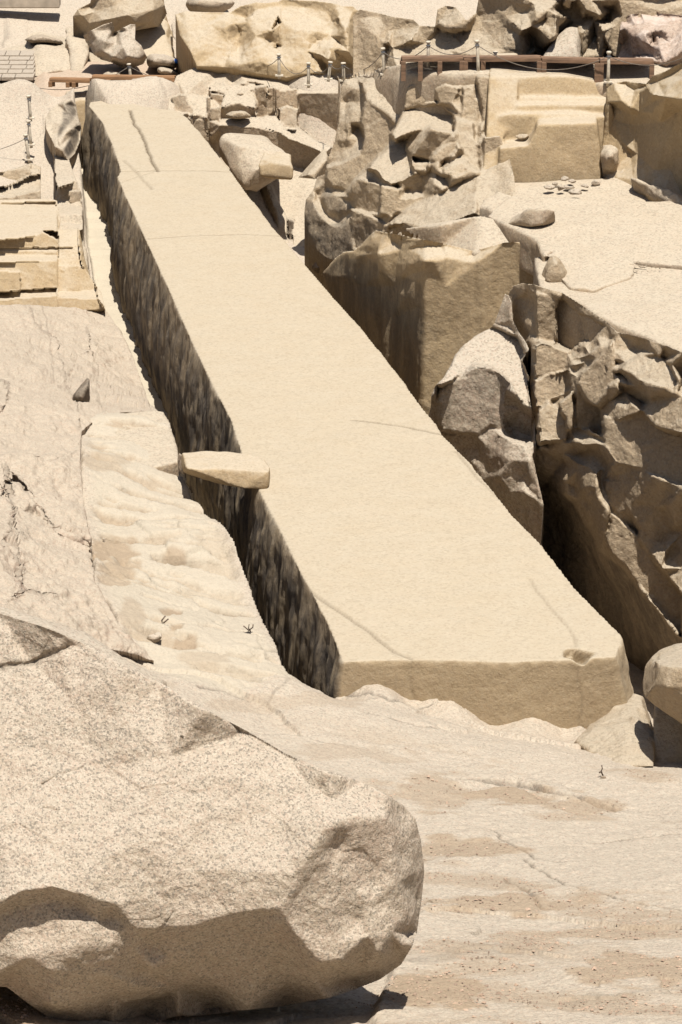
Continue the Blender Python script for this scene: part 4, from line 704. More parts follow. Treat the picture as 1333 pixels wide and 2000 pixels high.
# ---- broken cliff, centre right
relief('broken_cliff', 'broken cliff of slanting slabs and stacked blocks above the far right trench', 'cliff',
 [(666,170),(673,157),(690,152),(735,149),(760,147),(775,139),(800,141),(850,144),(890,139),(930,141),(965,144),(982,150),(980,250),(990,290),(1005,345),(1010,425),(960,425),(935,432),(860,452),(800,453),(757,452),(735,453),(745,468),(722,482),(700,490),(675,497),(662,512),(640,505),(620,490),(604,455),(595,415),(598,390),(612,372),(620,346),(636,340),(640,310),(655,275),(662,240),(664,200)],
 Base([595,640,700,800,900,1010],[79.5,79.2,78.4,76.6,75.2,74.2],150,[77.6,76.6,75.4,73.6,72.6,71.9],480),
 [(673,160,0),(690,154,-.3),(735,152,-.4),(682,166,.2),(735,160,.1),(690,172,.4),(716,172,.2),(700,250,-.3),(712,268,-.3),(672,230,.3),(680,270,.4),(668,190,.2),(680,200,-.1),(690,210,.4),(705,200,.2),(684,240,.5),(668,290,.2),(660,310,.3),(690,285,.1),
  (715,185,.2),(725,205,.4),(708,240,.35),(730,205,.5),(760,225,.7),(790,262,1.0),(762,285,1.2),(735,310,1.4),(715,330,1.5),(716,262,.3),(705,299,.5),(675,315,.5),(638,326,.35),(637,350,.5),(650,365,.6),(676,371,.7),(692,348,1.0),(700,310,.7),(740,250,.6),
  (750,155,-.2),(793,160,-.1),(788,212,.5),(770,215,.6),(757,180,.3),(797,166,.9),(845,158,.8),(851,180,1.2),(848,198,1.1),(790,213,1.2),(795,188,1.2),(790,160,.1),(854,155,.2),(854,200,.4),(860,206,.5),(786,217,.65),(820,213,.65),
  (853,172,.6),(870,162,.5),(900,172,.6),(890,180,1.0),(880,200,1.0),(856,202,1.0),(906,186,.4),(878,210,.5),(815,145,.2),(830,152,.5),(865,148,.2),(905,155,.4),(920,170,.6),(912,165,.2),
  (800,220,.7),(860,208,.6),(885,228,.8),(888,262,1.6),(842,247,1.4),(800,262,1.1),(772,275,1.1),(842,250,1.8),(885,264,1.85),(860,288,1.95),(845,299,1.8),(842,311,1.7),(806,303,1.8),(820,280,1.9),(812,270,1.2),(796,290,1.3),(810,313,1.0),(838,317,1.0),(800,308,1.4),
  (846,303,1.5),(870,286,1.7),(892,275,1.6),(893,290,1.9),(885,302,2.0),(858,317,2.0),(843,314,1.8),(897,305,1.2),(865,323,1.3),(870,300,1.6),(803,310,1.7),(815,319,2.0),(838,320,2.0),(835,331,2.0),(808,333,2.0),(800,322,1.7),(840,335,1.4),(845,322,2.0),(856,332,2.1),(850,338,1.7),
  (865,331,1.7),(885,316,1.7),(900,320,1.7),(912,335,1.7),(890,346,2.1),(865,341,2.0),(870,348,1.5),(770,300,1.4),(790,322,1.7),(809,339,2.1),(783,352,2.2),(765,362,2.2),(745,351,2.0),(735,335,1.6),(755,320,1.6),(778,367,1.4),(812,346,1.4),(830,342,1.4),(826,378,1.4),(828,388,1.6),(800,365,1.2),
  (850,360,2.0),(875,342,1.6),(895,350,1.9),(870,375,2.0),(845,385,1.8),(835,365,1.6),(860,345,1.5),(700,346,1.6),(720,352,1.8),(745,360,2.1),(782,369,2.3),(770,385,2.4),(746,363,2.4),(743,418,2.5),(683,385,1.6),(692,405,1.7),(720,416,2.1),(765,421,2.4),(800,402,2.2),(826,390,1.9),(681,375,1.6),(690,360,1.6),(778,392,2.2),(690,411,1.3),(740,427,1.8),(770,426,1.9),
  (620,346,.3),(638,355,.5),(640,366,.35),(672,374,.6),(650,381,.9),(686,394,1.2),(635,383,.95),(640,410,.9),(665,428,.9),(688,406,1.2),(622,385,.4),(632,410,.5),(645,426,.6),(660,434,.8),(615,382,.8),(611,395,1.0),(624,420,1.3),(644,438,1.5),(655,443,1.6),(597,395,.8),(600,440,.9),(615,480,1.0),(640,500,1.2),(660,508,1.5),(680,495,1.7),(720,480,1.9),(618,440,1.1),(640,465,1.4),
  (685,409,1.5),(725,421,1.9),(755,440,2.1),(755,450,2.1),(733,453,2.3),(715,475,2.3),(695,490,2.0),(690,445,1.9),(670,440,1.6),(668,470,1.7),
  (835,392,1.7),(850,386,1.6),(880,367,1.6),(910,350,1.6),(935,340,1.5),(757,443,2.4),(800,437,2.6),(810,446,2.7),(860,442,2.7),(930,418,2.4),(800,410,1.9),(870,405,2.1),(895,425,2.5),(762,451,2.0),(808,451,2.1),(860,451,2.2),(932,430,1.9),
  (925,167,.3),(945,150,.2),(930,200,.6),(945,250,.8),(955,300,1.0),(965,338,1.2),(985,300,.8),(976,200,.3),(912,200,.3),(935,240,.4),(950,225,.2),(925,270,.8),(940,335,1.3),(905,250,.9),(960,180,.5),(955,160,.1),(968,240,.6),(900,225,.8),(915,290,1.2),(930,310,1.0),
  (945,265,.8),(975,264,.6),(985,282,.6),(950,332,1.2),(975,322,1.1),(948,275,1.1),(970,275,1.2),(935,345,1.4),(980,350,1.3),(1000,420,2.1),(940,425,2.2),(930,410,2.3),(970,412,2.1),(1000,345,1.4),(950,385,1.8),(965,380,1.6),(925,380,1.9)],
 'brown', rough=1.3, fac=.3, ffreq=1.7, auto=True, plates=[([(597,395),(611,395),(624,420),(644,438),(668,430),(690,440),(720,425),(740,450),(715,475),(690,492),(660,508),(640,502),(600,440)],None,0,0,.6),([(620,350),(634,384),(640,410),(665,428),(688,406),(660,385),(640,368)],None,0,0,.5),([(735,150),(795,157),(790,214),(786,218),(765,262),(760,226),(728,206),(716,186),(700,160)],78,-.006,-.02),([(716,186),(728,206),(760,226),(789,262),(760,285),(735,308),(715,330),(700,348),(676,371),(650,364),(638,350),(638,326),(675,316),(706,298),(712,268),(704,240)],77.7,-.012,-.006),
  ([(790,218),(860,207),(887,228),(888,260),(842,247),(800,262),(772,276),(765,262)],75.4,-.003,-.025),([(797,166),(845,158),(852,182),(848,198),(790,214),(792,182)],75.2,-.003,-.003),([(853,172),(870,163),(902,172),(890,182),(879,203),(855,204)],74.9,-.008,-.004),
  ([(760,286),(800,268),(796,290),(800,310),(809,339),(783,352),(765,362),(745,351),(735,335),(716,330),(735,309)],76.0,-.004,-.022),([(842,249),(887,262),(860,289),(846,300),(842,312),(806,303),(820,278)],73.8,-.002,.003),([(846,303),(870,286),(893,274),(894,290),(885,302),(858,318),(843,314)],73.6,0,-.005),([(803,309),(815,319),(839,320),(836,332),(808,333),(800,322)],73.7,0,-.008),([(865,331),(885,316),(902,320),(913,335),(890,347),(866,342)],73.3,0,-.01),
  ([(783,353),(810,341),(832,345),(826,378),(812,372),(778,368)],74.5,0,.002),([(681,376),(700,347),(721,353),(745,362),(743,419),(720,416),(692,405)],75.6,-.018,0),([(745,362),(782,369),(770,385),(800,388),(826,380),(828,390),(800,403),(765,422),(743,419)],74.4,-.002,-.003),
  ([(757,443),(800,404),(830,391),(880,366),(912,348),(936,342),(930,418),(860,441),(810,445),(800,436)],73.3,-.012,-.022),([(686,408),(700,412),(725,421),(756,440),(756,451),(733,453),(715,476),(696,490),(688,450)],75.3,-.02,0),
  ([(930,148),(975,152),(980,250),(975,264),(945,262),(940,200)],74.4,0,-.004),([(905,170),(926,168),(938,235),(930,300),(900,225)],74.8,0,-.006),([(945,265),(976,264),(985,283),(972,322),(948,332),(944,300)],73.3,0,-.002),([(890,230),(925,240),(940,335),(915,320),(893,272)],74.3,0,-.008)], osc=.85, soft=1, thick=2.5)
rock('small_boulder', 'small dark stone lodged in the trench beside the obelisk edge', 'rock', [bl([(605,520),(620,508),(650,510),(660,520),(640,535),(615,538)], 77.0, .4, .8)], 'dark', .04, rough=.3, fac=.3)
# ---- golden corner block
relief('dressed_corner_block', 'big quarried block with a golden dressed front and wavy dark side wall beside the obelisk', 'rock block',
 [(632,532),(655,505),(672,492),(690,490),(705,480),(722,460),(735,450),(760,455),(820,466),(870,476),(925,490),(985,474),(1066,470),(1085,600),(1010,680),(1010,760),(900,800),(870,850),(830,830),(760,760),(700,680),(640,590)],
 Base([620,640,690,740,800,829,1090],[76.0,75.2,73.2,71.6,69.8,68.9,68.5]),
 [(722,460,.0),(735,452,.1),(760,455,-.1),(730,462,.35),(722,478,.45),(740,495,.7),(745,530,.6),(775,470,-.4),(785,488,-.15),(778,515,.0),(775,560,.0),(765,620,.0),(800,490,.0),(812,492,.2),(803,515,.45),(795,580,.4),(829,508,.35),(822,480,-.3),(860,480,-.35),(870,500,.05),(925,512,.1),(925,496,-.25),(900,506,.0),(850,508,.3),
  (829,525,.25),(829,600,.2),(827,790,.15),(835,840,.1),(925,520,.1),(925,600,.1),(1000,500,.0),(1060,480,.0),(870,560,.15),(880,650,.1),(980,600,.05),(1080,600,0),(1000,740,.1),
  (672,495,.0),(700,500,.3),(690,540,.3),(655,510,.0),(650,540,.2),(715,560,.15),(720,620,.2),(680,560,.05),(780,700,.15),(640,540,.1),(705,485,.1),(712,520,.1)],
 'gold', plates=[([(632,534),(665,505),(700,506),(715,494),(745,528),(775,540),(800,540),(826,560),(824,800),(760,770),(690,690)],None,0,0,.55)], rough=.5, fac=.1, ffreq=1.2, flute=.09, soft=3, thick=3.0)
rock('top_plate', 'thin flat plate of rock lying on the golden corner block', 'rock slab', [
  zp([(728,455,1.2),(800,468,1.28),(868,480,1.38),(925,496,1.47),(950,488,1.55),(990,482,1.6),(1040,484,1.62),(1066,492,1.62),(1075,440,1.95),(940,420,2.0),(860,440,1.8),(780,446,1.45)], .95, .0)], 'sand', .035, rough=.15, fac=.2, chis=.4, ffreq=.8)
# ---- main plateau on the right
rock('rock_plateau', 'wide pale sunlit rock plateau on the right above the rough cliff', 'rock plateau', [
  zp([(1052,562,1.65),(1100,575,1.62),(1140,600,1.58),(1195,640,1.5),(1262,655,1.48),(1333,690,1.4),(1450,730,1.35),(1450,340,2.3),(1000,350,2.2),(930,400,2.0),(1040,470,1.75)], -2.5, .0)], 'sand', .06, rough=.35, fac=.35, ffreq=.5)
rock('upper_slab', 'thin upper sheet of pale rock with a dark broken edge on the plateau', 'rock slab', [
  zp([(1062,500,1.84),(1085,485,1.88),(1078,520,1.77),(1112,560,1.70),(1160,566,1.68),(1232,542,1.74),(1238,510,1.86),(1333,518,1.88),(1450,528,1.88),(1450,380,2.35),(1250,390,2.3),(1000,380,2.2),(950,420,2.0),(1050,470,1.95)], 1.2, .0)], 'sand', .04, rough=.3, fac=.2, ffreq=.8, chis=.4)
rock('knobbly_boulder', 'cracked tan boulder at the broken corner of the plateau edge', 'rock', [bl([(1056,560),(1062,520),(1078,495),(1095,500),(1115,545),(1112,562),(1085,570)], 66.4, .4, 1)], 'brown', .04, rough=.4, fac=.4, ffreq=1.5)
rock('shelf_rock', 'rounded shelf of pale rock behind the corner plate with a shaded lip', 'rock', [hull(Z(985,440,1.95),Z(1040,405,2.45),Z(1085,410,2.4),Z(1075,430,2.2),Z(1040,445,2.05),Z(1085,440,1.9),Z(1000,425,1.9))], 'sand', .05, rough=.4, fac=.3)
# ---- dressed bay
rock('carved_bay', 'carved recess of dressed tiers with a square golden block face in the right quarry wall', 'quarry wall', [
  zp([(972,362,1.95),(1172,366,1.95),(1180,340,1.95),(972,340,1.95)], 1.5, 0),
  vp([(1050,243,72.5),(1165,240,72.5),(1173,300,72.4),(1176,364,72.3),(972,362,72.3),(975,290,72.4),(1030,284,72.4),(1044,262,72.45)], 1.1),
  vp([(975,226,73.15),(1000,222,73.1),(1100,222,73.1),(1240,232,73.15),(1262,380,72.2),(1230,372,72.5),(1170,364,72.9),(965,362,72.9),(960,300,73.0)], 1),
  vp([(985,190,73.75),(1040,190,73.7),(1250,196,73.7),(1260,260,73.4),(975,230,73.7)], 1),
  zp([(1010,205,3.5),(1190,205,3.5),(1190,195,3.5),(1010,195,3.5)], 2, 0),
  vp([(1005,150,74.0),(1100,147,74.0),(1245,168,74.0),(1255,210,73.8),(1000,192,73.8)], 2),
  vp([(955,148,73.9),(1012,148,74.0),(1012,192,73.6),(1000,235,73.2),(975,290,72.7),(965,362,72.2),(940,360,72.2),(950,250,73.0)], 2.5)], 'gold', .045, rough=.25, fac=.12, smooth=4, chis=0)
relief('curved_quarry_wall', 'tall smooth quarry wall under a bulging rough cap at the right edge', 'quarry wall',
 [(1186,172),(1200,162),(1225,158),(1262,164),(1275,148),(1300,139),(1320,128),(1335,122),(1450,118),(1450,480),(1333,425),(1290,400),(1230,384),(1172,366),(1176,300)],
 Base([1180,1260,1333,1450],[73.5,72.8,71.7,70.2]),
 [(1190,170,.2),(1225,165,.0),(1240,175,.2),(1190,200,.5),(1215,198,.7),(1232,210,.8),(1235,225,.5),(1215,215,.3),(1195,206,.2),(1200,230,.3),(1230,245,.3),(1232,300,.5),(1215,280,.6),(1180,300,.6),(1178,350,1.0),(1240,350,1.3),(1270,380,2.0),(1200,330,.9),(1205,345,1.2),
  (1250,180,.5),(1262,168,.3),(1268,190,.9),(1250,220,.6),(1245,300,.7),(1265,300,.9),(1275,220,1.0),(1300,280,1.1),(1305,350,1.3),(1280,330,1.2),(1265,170,.9),(1285,160,.8),(1310,148,.7),(1335,130,.6),(1275,185,1.9),(1333,195,2.3),(1345,150,1.4),(1450,150,1.6),(1450,195,2.5),(1305,165,1.5),(1300,190,2.1),(1275,200,.9),(1333,214,1.0),(1450,214,1.2),
  (1290,240,.9),(1310,330,1.0),(1333,380,1.2),(1333,300,.9),(1450,400,1.5),(1450,300,1.1),(1333,412,2.2),(1290,390,2.1),(1255,372,1.9)],
 'gold', rough=.7, fac=.12, ffreq=1.2, flute=.04, thick=2.5)
rock('floor_rubble_bank', 'low lumpy sloping bank of rock at the foot of the curved wall', 'rock', [
  hull(Z(1174,292,2.75),Z(1188,282,2.85),Z(1206,290,2.75),Z(1212,330,2.3),Z(1208,352,2.1),Z(1174,356,2.05),Z(1176,320,2.5),Z(1190,305,2.75),Z(1200,300,1.8),Z(1180,290,1.8)),
  hull(Z(1180,350,2.2),Z(1215,335,2.35),Z(1245,350,2.3),Z(1240,375,2.1),Z(1195,368,2.05),Z(1215,350,1.8)),
  hull(Z(1230,345,2.5),Z(1290,360,2.5),Z(1350,400,2.3),Z(1400,440,2.1),Z(1333,420,2.1),Z(1250,385,2.1),Z(1350,400,1.6),Z(1230,370,1.6))], 'sand', .045, rough=.5, fac=.8, ffreq=2.0, smooth=0)

YS[0] = 0.955
# ---- rough cliff, right
relief('rounded_buttress', 'buttress with a pale sunlit slope and dark undercut foot beside the obelisk', 'rock outcrop',
 [(986,574),(994,577),(1000,590),(1003,625),(1012,645),(1026,664),(1034,682),(1020,703),(1034,735),(1030,746),(1038,798),(1046,815),(1048,872),(1040,890),(1062,985),(1056,1060),(1100,1150),(1080,1170),(960,1010),(880,930),(840,860),(835,820),(842,795),(843,775),(850,755),(868,735),(880,715),(890,692),(906,674),(930,655),(958,641),(966,632),(979,595)],
 Base([840,950,1060],[65.4,64.9,64.0]),
 [(988,576,-1.9),(979,595,-1.8),(966,632,-1.7),(993,600,-1.7),(999,640,-1.7),(850,755,-.3),(868,735,-.5),(880,715,-.7),(890,690,-1.0),(930,655,-1.5),(966,637,-1.6),(985,648,-1.5),(1010,660,-1.4),(1030,680,-1.0),(1020,703,-.7),(1032,735,-.1),(1028,745,.1),
  (843,775,.0),(868,752,.3),(880,745,.35),(900,738,.4),(925,712,.2),(960,713,.25),(975,725,.4),(1000,745,.5),(1010,770,.65),(1038,800,.6),(925,700,-.15),(950,690,-.4),
  (841,800,-.2),(850,840,-.3),(893,750,.42),(886,792,.1),(900,795,.22),(925,845,.05),(918,848,.25),(935,852,.35),(960,834,.25),(975,848,.5),(1000,860,.6),(1020,868,.6),(1037,874,.5),(925,836,.0),(960,824,-.05),(1000,850,-.2),(1035,862,-.3),
  (1000,790,-.05),(1020,800,-.2),(1040,815,-.35),(1000,835,-.3),(1042,855,-.5),(985,760,.42),(983,800,.25),(993,845,.0),(970,760,.2),(945,780,.3),(950,820,.1),
  (950,870,.5),(1000,900,.85),(1035,900,.75),(1058,985,.8),(1054,1045,.6),(1000,960,.7),(975,930,.85),(960,930,.5),(920,900,.2),(880,880,-.1),(1100,1150,.3),(960,1000,.1),(880,950,-.3),(935,875,.15),(1020,930,.6),(1025,960,.85)],
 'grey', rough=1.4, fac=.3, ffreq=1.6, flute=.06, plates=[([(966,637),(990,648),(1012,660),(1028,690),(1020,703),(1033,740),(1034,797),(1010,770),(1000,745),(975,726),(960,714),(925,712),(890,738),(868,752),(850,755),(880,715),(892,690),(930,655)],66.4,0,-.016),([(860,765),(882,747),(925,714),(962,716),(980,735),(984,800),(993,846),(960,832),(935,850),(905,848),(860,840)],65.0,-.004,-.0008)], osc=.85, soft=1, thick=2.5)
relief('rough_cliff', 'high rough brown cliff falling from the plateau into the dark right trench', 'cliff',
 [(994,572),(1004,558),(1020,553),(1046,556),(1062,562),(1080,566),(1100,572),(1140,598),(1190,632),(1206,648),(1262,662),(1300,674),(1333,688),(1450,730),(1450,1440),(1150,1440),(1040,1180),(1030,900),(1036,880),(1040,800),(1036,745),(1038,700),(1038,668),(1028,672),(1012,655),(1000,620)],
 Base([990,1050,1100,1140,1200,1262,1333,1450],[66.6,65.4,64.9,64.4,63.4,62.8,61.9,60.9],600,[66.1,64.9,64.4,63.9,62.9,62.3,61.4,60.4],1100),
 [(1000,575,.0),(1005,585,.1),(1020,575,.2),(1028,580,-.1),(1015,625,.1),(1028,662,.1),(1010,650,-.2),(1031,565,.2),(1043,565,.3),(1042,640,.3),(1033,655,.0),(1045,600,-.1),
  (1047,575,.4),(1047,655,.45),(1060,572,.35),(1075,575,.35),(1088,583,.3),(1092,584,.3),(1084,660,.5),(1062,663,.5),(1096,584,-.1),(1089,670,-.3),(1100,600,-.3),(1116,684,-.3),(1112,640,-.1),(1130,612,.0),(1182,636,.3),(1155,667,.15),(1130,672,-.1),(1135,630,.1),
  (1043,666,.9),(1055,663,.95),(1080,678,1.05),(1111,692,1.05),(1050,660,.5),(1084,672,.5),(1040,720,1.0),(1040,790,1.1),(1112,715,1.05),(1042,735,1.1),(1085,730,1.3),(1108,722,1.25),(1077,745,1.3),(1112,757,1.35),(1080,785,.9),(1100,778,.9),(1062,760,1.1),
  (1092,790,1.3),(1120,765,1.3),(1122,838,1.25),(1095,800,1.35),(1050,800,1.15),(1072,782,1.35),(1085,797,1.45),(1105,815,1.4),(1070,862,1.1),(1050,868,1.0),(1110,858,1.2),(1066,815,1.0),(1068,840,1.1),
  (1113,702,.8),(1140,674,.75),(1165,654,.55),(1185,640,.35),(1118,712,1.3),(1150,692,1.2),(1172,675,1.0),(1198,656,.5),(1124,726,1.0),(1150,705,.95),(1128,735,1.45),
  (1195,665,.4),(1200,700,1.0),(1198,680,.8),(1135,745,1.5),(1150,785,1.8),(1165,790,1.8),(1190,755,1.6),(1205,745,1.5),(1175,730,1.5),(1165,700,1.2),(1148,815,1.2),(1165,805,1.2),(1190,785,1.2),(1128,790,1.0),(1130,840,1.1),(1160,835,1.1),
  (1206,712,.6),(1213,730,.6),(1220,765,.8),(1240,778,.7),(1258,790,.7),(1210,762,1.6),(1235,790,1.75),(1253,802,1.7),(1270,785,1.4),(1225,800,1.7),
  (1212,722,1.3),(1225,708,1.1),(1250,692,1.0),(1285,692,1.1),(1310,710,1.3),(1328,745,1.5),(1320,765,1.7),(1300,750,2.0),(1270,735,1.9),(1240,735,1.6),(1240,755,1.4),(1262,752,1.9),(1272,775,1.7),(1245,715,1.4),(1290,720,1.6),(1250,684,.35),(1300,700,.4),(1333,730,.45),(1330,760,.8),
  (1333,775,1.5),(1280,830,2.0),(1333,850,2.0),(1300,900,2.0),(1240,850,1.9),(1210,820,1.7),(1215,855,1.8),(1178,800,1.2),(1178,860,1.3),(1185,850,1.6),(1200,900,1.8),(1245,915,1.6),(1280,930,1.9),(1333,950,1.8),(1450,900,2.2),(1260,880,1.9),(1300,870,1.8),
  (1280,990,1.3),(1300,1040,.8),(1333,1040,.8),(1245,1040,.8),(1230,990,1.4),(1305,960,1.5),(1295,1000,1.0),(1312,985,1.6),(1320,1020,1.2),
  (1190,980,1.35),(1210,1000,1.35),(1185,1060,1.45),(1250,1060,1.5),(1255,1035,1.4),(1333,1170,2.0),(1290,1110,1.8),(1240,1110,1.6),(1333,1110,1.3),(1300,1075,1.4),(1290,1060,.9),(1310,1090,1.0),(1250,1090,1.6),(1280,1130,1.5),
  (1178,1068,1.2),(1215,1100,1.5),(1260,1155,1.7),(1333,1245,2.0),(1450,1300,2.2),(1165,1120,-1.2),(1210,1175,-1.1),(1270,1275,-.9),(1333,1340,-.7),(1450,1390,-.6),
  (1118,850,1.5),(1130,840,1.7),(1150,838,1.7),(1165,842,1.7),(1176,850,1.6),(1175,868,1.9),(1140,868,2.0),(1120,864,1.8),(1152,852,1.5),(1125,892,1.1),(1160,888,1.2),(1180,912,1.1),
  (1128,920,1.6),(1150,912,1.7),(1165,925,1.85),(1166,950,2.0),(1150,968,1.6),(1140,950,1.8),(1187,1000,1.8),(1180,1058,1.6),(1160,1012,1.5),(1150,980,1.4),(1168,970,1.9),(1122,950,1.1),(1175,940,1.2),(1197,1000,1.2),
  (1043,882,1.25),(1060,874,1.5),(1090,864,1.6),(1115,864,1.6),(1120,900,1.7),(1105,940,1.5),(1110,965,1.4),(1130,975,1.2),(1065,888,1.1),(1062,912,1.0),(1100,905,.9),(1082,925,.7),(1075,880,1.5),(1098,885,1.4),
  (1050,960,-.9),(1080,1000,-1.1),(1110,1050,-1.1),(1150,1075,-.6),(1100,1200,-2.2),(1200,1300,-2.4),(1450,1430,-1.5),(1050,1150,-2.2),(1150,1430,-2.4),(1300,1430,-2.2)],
 'brown', rough=1.5, fac=.35, ffreq=1.3, plates=[([(1050,935),(1095,960),(1140,1010),(1172,1080),(1215,1112),(1260,1168),(1333,1255),(1450,1305),(1450,1440),(1040,1440),(1030,940)],None,0,0,.65),([(1047,570),(1090,582),(1084,670),(1062,665),(1047,657)],64.9,0,0),([(1092,584),(1100,586),(1128,610),(1132,672),(1116,685),(1090,671)],65.3,.003,.002),([(1128,610),(1182,636),(1156,668),(1132,672)],64.6,-.006,-.002),  # first plate: trench shade painted into the colour of the cliff foot
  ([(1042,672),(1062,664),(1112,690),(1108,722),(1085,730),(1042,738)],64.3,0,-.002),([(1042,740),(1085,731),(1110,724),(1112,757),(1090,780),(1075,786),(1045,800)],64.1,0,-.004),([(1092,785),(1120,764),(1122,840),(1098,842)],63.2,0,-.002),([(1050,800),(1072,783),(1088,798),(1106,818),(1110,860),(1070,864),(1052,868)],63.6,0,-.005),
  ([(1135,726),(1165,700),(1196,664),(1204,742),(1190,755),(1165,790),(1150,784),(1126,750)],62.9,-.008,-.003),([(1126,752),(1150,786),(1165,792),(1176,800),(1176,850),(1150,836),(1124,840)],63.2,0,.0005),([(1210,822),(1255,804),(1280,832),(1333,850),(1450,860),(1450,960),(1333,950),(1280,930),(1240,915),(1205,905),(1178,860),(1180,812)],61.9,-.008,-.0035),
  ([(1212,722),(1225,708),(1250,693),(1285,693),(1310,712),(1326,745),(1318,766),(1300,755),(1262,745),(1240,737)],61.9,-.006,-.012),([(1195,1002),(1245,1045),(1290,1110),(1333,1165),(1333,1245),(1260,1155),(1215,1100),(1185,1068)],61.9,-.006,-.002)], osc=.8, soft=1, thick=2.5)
# ---- bottom right
YS[0] = .925
rock('edge_boulder', 'rounded brown boulder at the right edge beside the corner of the obelisk', 'boulder', [
  hv((1252,1340,52.6),(1256,1300,52.8),(1285,1268,53.2),(1333,1252,53.4),(1450,1250,53.4),(1450,1480,51.2),(1333,1420,51.8),(1290,1395,52),(1262,1370,52.2),(1290,1300,51.6),(1340,1300,51.4),(1300,1340,51.4),(1350,1380,54.5),(1450,1400,54.5),(1450,1330,51))], 'brown', .035, rough=.5, fac=.35, ffreq=1.0)
rock('rock_shoulder', 'tan broken shoulder of rock between the obelisk corner and the right edge boulder', 'rock', [
  hull(Z(1150,1420,-1.05),Z(1195,1388,-.95),Z(1240,1352,-.8),Z(1256,1360,-.8),Z(1262,1400,-.8),Z(1280,1440,-.8),Z(1282,1498,-.75),Z(1200,1500,-.75),Z(1120,1450,-.9),Z(1240,1400,-.55),Z(1150,1420,-2),Z(1280,1440,-2.2),Z(1250,1360,-2.5))], 'brown', .04, rough=.4, fac=.5, ffreq=1.0)
rock('back_trench_wall', 'dark rock wall closing the trench under the right edge boulder', 'rock', [
  vp([(1278,1390,53.0),(1450,1400,53),(1450,1600,52),(1278,1505,52.2)], 1.5)], 'brown', .05, rough=.5, fac=.4)

YS[0] = 1.0

# ================================================================== THINGS
def boxm(bm, c, size, rot=None):
    r = bmesh.ops.create_cube(bm, size=1); M4 = None
    for v in r['verts']:
        p = Vector((v.co.x * size[0], v.co.y * size[1], v.co.z * size[2]))
        if rot: p.rotate(rot)
        v.co = p + Vector(c)
    return r['verts']
def bm_obj(name, bm, mat, parent=None, loc=(0, 0, 0), bevel=0.0, smooth=False):
    bmesh.ops.recalc_face_normals(bm, faces=bm.faces[:])
    me = bpy.data.meshes.new(name); bm.to_mesh(me); bm.free(); me.materials.append(M[mat])
    me.polygons.foreach_set('use_smooth', np.full(len(me.polygons), smooth))
    o = bpy.data.objects.new(name, me); COL.objects.link(o); o.location = loc
    if parent: o.parent = parent
    if bevel: m = o.modifiers.new('b', 'BEVEL'); m.width = bevel; m.segments = 2
    return o
def empty(name, loc, label, cat, group=None):
    o = bpy.data.objects.new(name, None); COL.objects.link(o); o.location = tuple(loc); o.empty_display_size = .1
    return tag(o, label, cat, group)
def tube(pts, r, seg=6):
    bm = bmesh.new(); rings = []
    pts = [Vector(p) for p in pts]
    for i, p in enumerate(pts):
        d = (pts[min(i + 1, len(pts) - 1)] - pts[max(i - 1, 0)]).normalized(); a = d.cross(Vector((0, 0, 1)))
        a = a.normalized() if a.length > 1e-3 else Vector((1, 0, 0)); b = d.cross(a); rr = r[i] if isinstance(r, (list, tuple)) else r
        rings.append([bm.verts.new(p + (a * math.cos(t * 2 * math.pi / seg) + b * math.sin(t * 2 * math.pi / seg)) * rr) for t in range(seg)])
    for r0, r1 in zip(rings[:-1], rings[1:]):
        for k in range(seg): bm.faces.new((r0[k], r0[(k + 1) % seg], r1[(k + 1) % seg], r1[k]))
    bm.faces.new(rings[0][::-1]); bm.faces.new(rings[-1]); return bm
# rope posts: each has a foot plate, shaft, cap
tops = {}
def post(key, bx, by, tx, ty, Y, label):
    if Y < 20: Y = Z(bx, by, Y)[1]
    b = V(bx, by, Y); t = V(tx, ty, Y); h = t[2] - b[2]; k = h
    o = empty('rope_post', b, label, 'post', 'rope posts around the obelisk')
    ax = Vector(t - b); r = .035 if Y < 80 else .04
    bm_obj('shaft', tube([ax * f for f in (-.12, .3, .6, .95)], [r, r, r * .96, r * .95], 12), 'post', o, smooth=True)
    bm_obj('cap', tube([ax * f for f in (.92, .925, .985, 1.0)], [r * .9, r * 1.5, r * 1.5, r * 1.1], 12), 'post', o, smooth=True)
    bm = bmesh.new(); boxm(bm, (0, 0, .01), (r * 5, r * 4, .03)); bm_obj('foot_plate', bm, 'post', o)
    bm_obj('rope_ring', tube([ax * .84 + Vector((r * 1.3 * math.cos(t_), r * 1.3 * math.sin(t_), 0)) for t_ in np.linspace(0, 6.28, 9)], .008, 5), 'metal', o)
    tops[key] = b + (t - b) * .84
# far left
post('l1', 57,312,50,262,-.95,'nearest of the rope posts on the grey slab at the left edge, leaning left')
post('l2', 61,283,56,235,-.65,'second rope post from the camera on the grey slab at the left edge')
post('l3', 60,231,56,186,-.1,'third rope post from the camera at the left edge, against the low wall')
post('l4', 67,205,65,163,92.2,'farthest rope post at the left edge, below the stone stairs')
post('m1', 257,162,252,124,93.2,'rope post standing in front of the left wooden walkway and dark hollow')
post('m2', 491,132,487,97,93.2,'rope post before the golden quarry face, first to the right of the small lamp')
post('m3', 546,148,545,105,.75,'rope post before the joint between two quarry faces')
post('m4', 591,147,590,117,92.6,'short rope post behind the row, left of the stained quarry face')
post('m5', 603,166,603,122,.62,'rope post above the dark faced square block')
post('m6', 642,155,646,120,1.0,'rope post leaning right before the hollow under the stained rock')
post('m7', 672,158,671,122,2.4,'rope post at the left top of the broken cliff')
post('r1', 751,146,748,93,3.4,'rope post before the yellowish quarry face left of the raised walkway')
post('r2', 837,134,837,80,3.85,'rope post before the left end of the raised walkway')
post('r3', 935,141,932,78,3.92,'rope post before the second section of the raised walkway')
post('r4', 1188,161,1190,100,3.88,'rope post before the right end of the raised walkway')
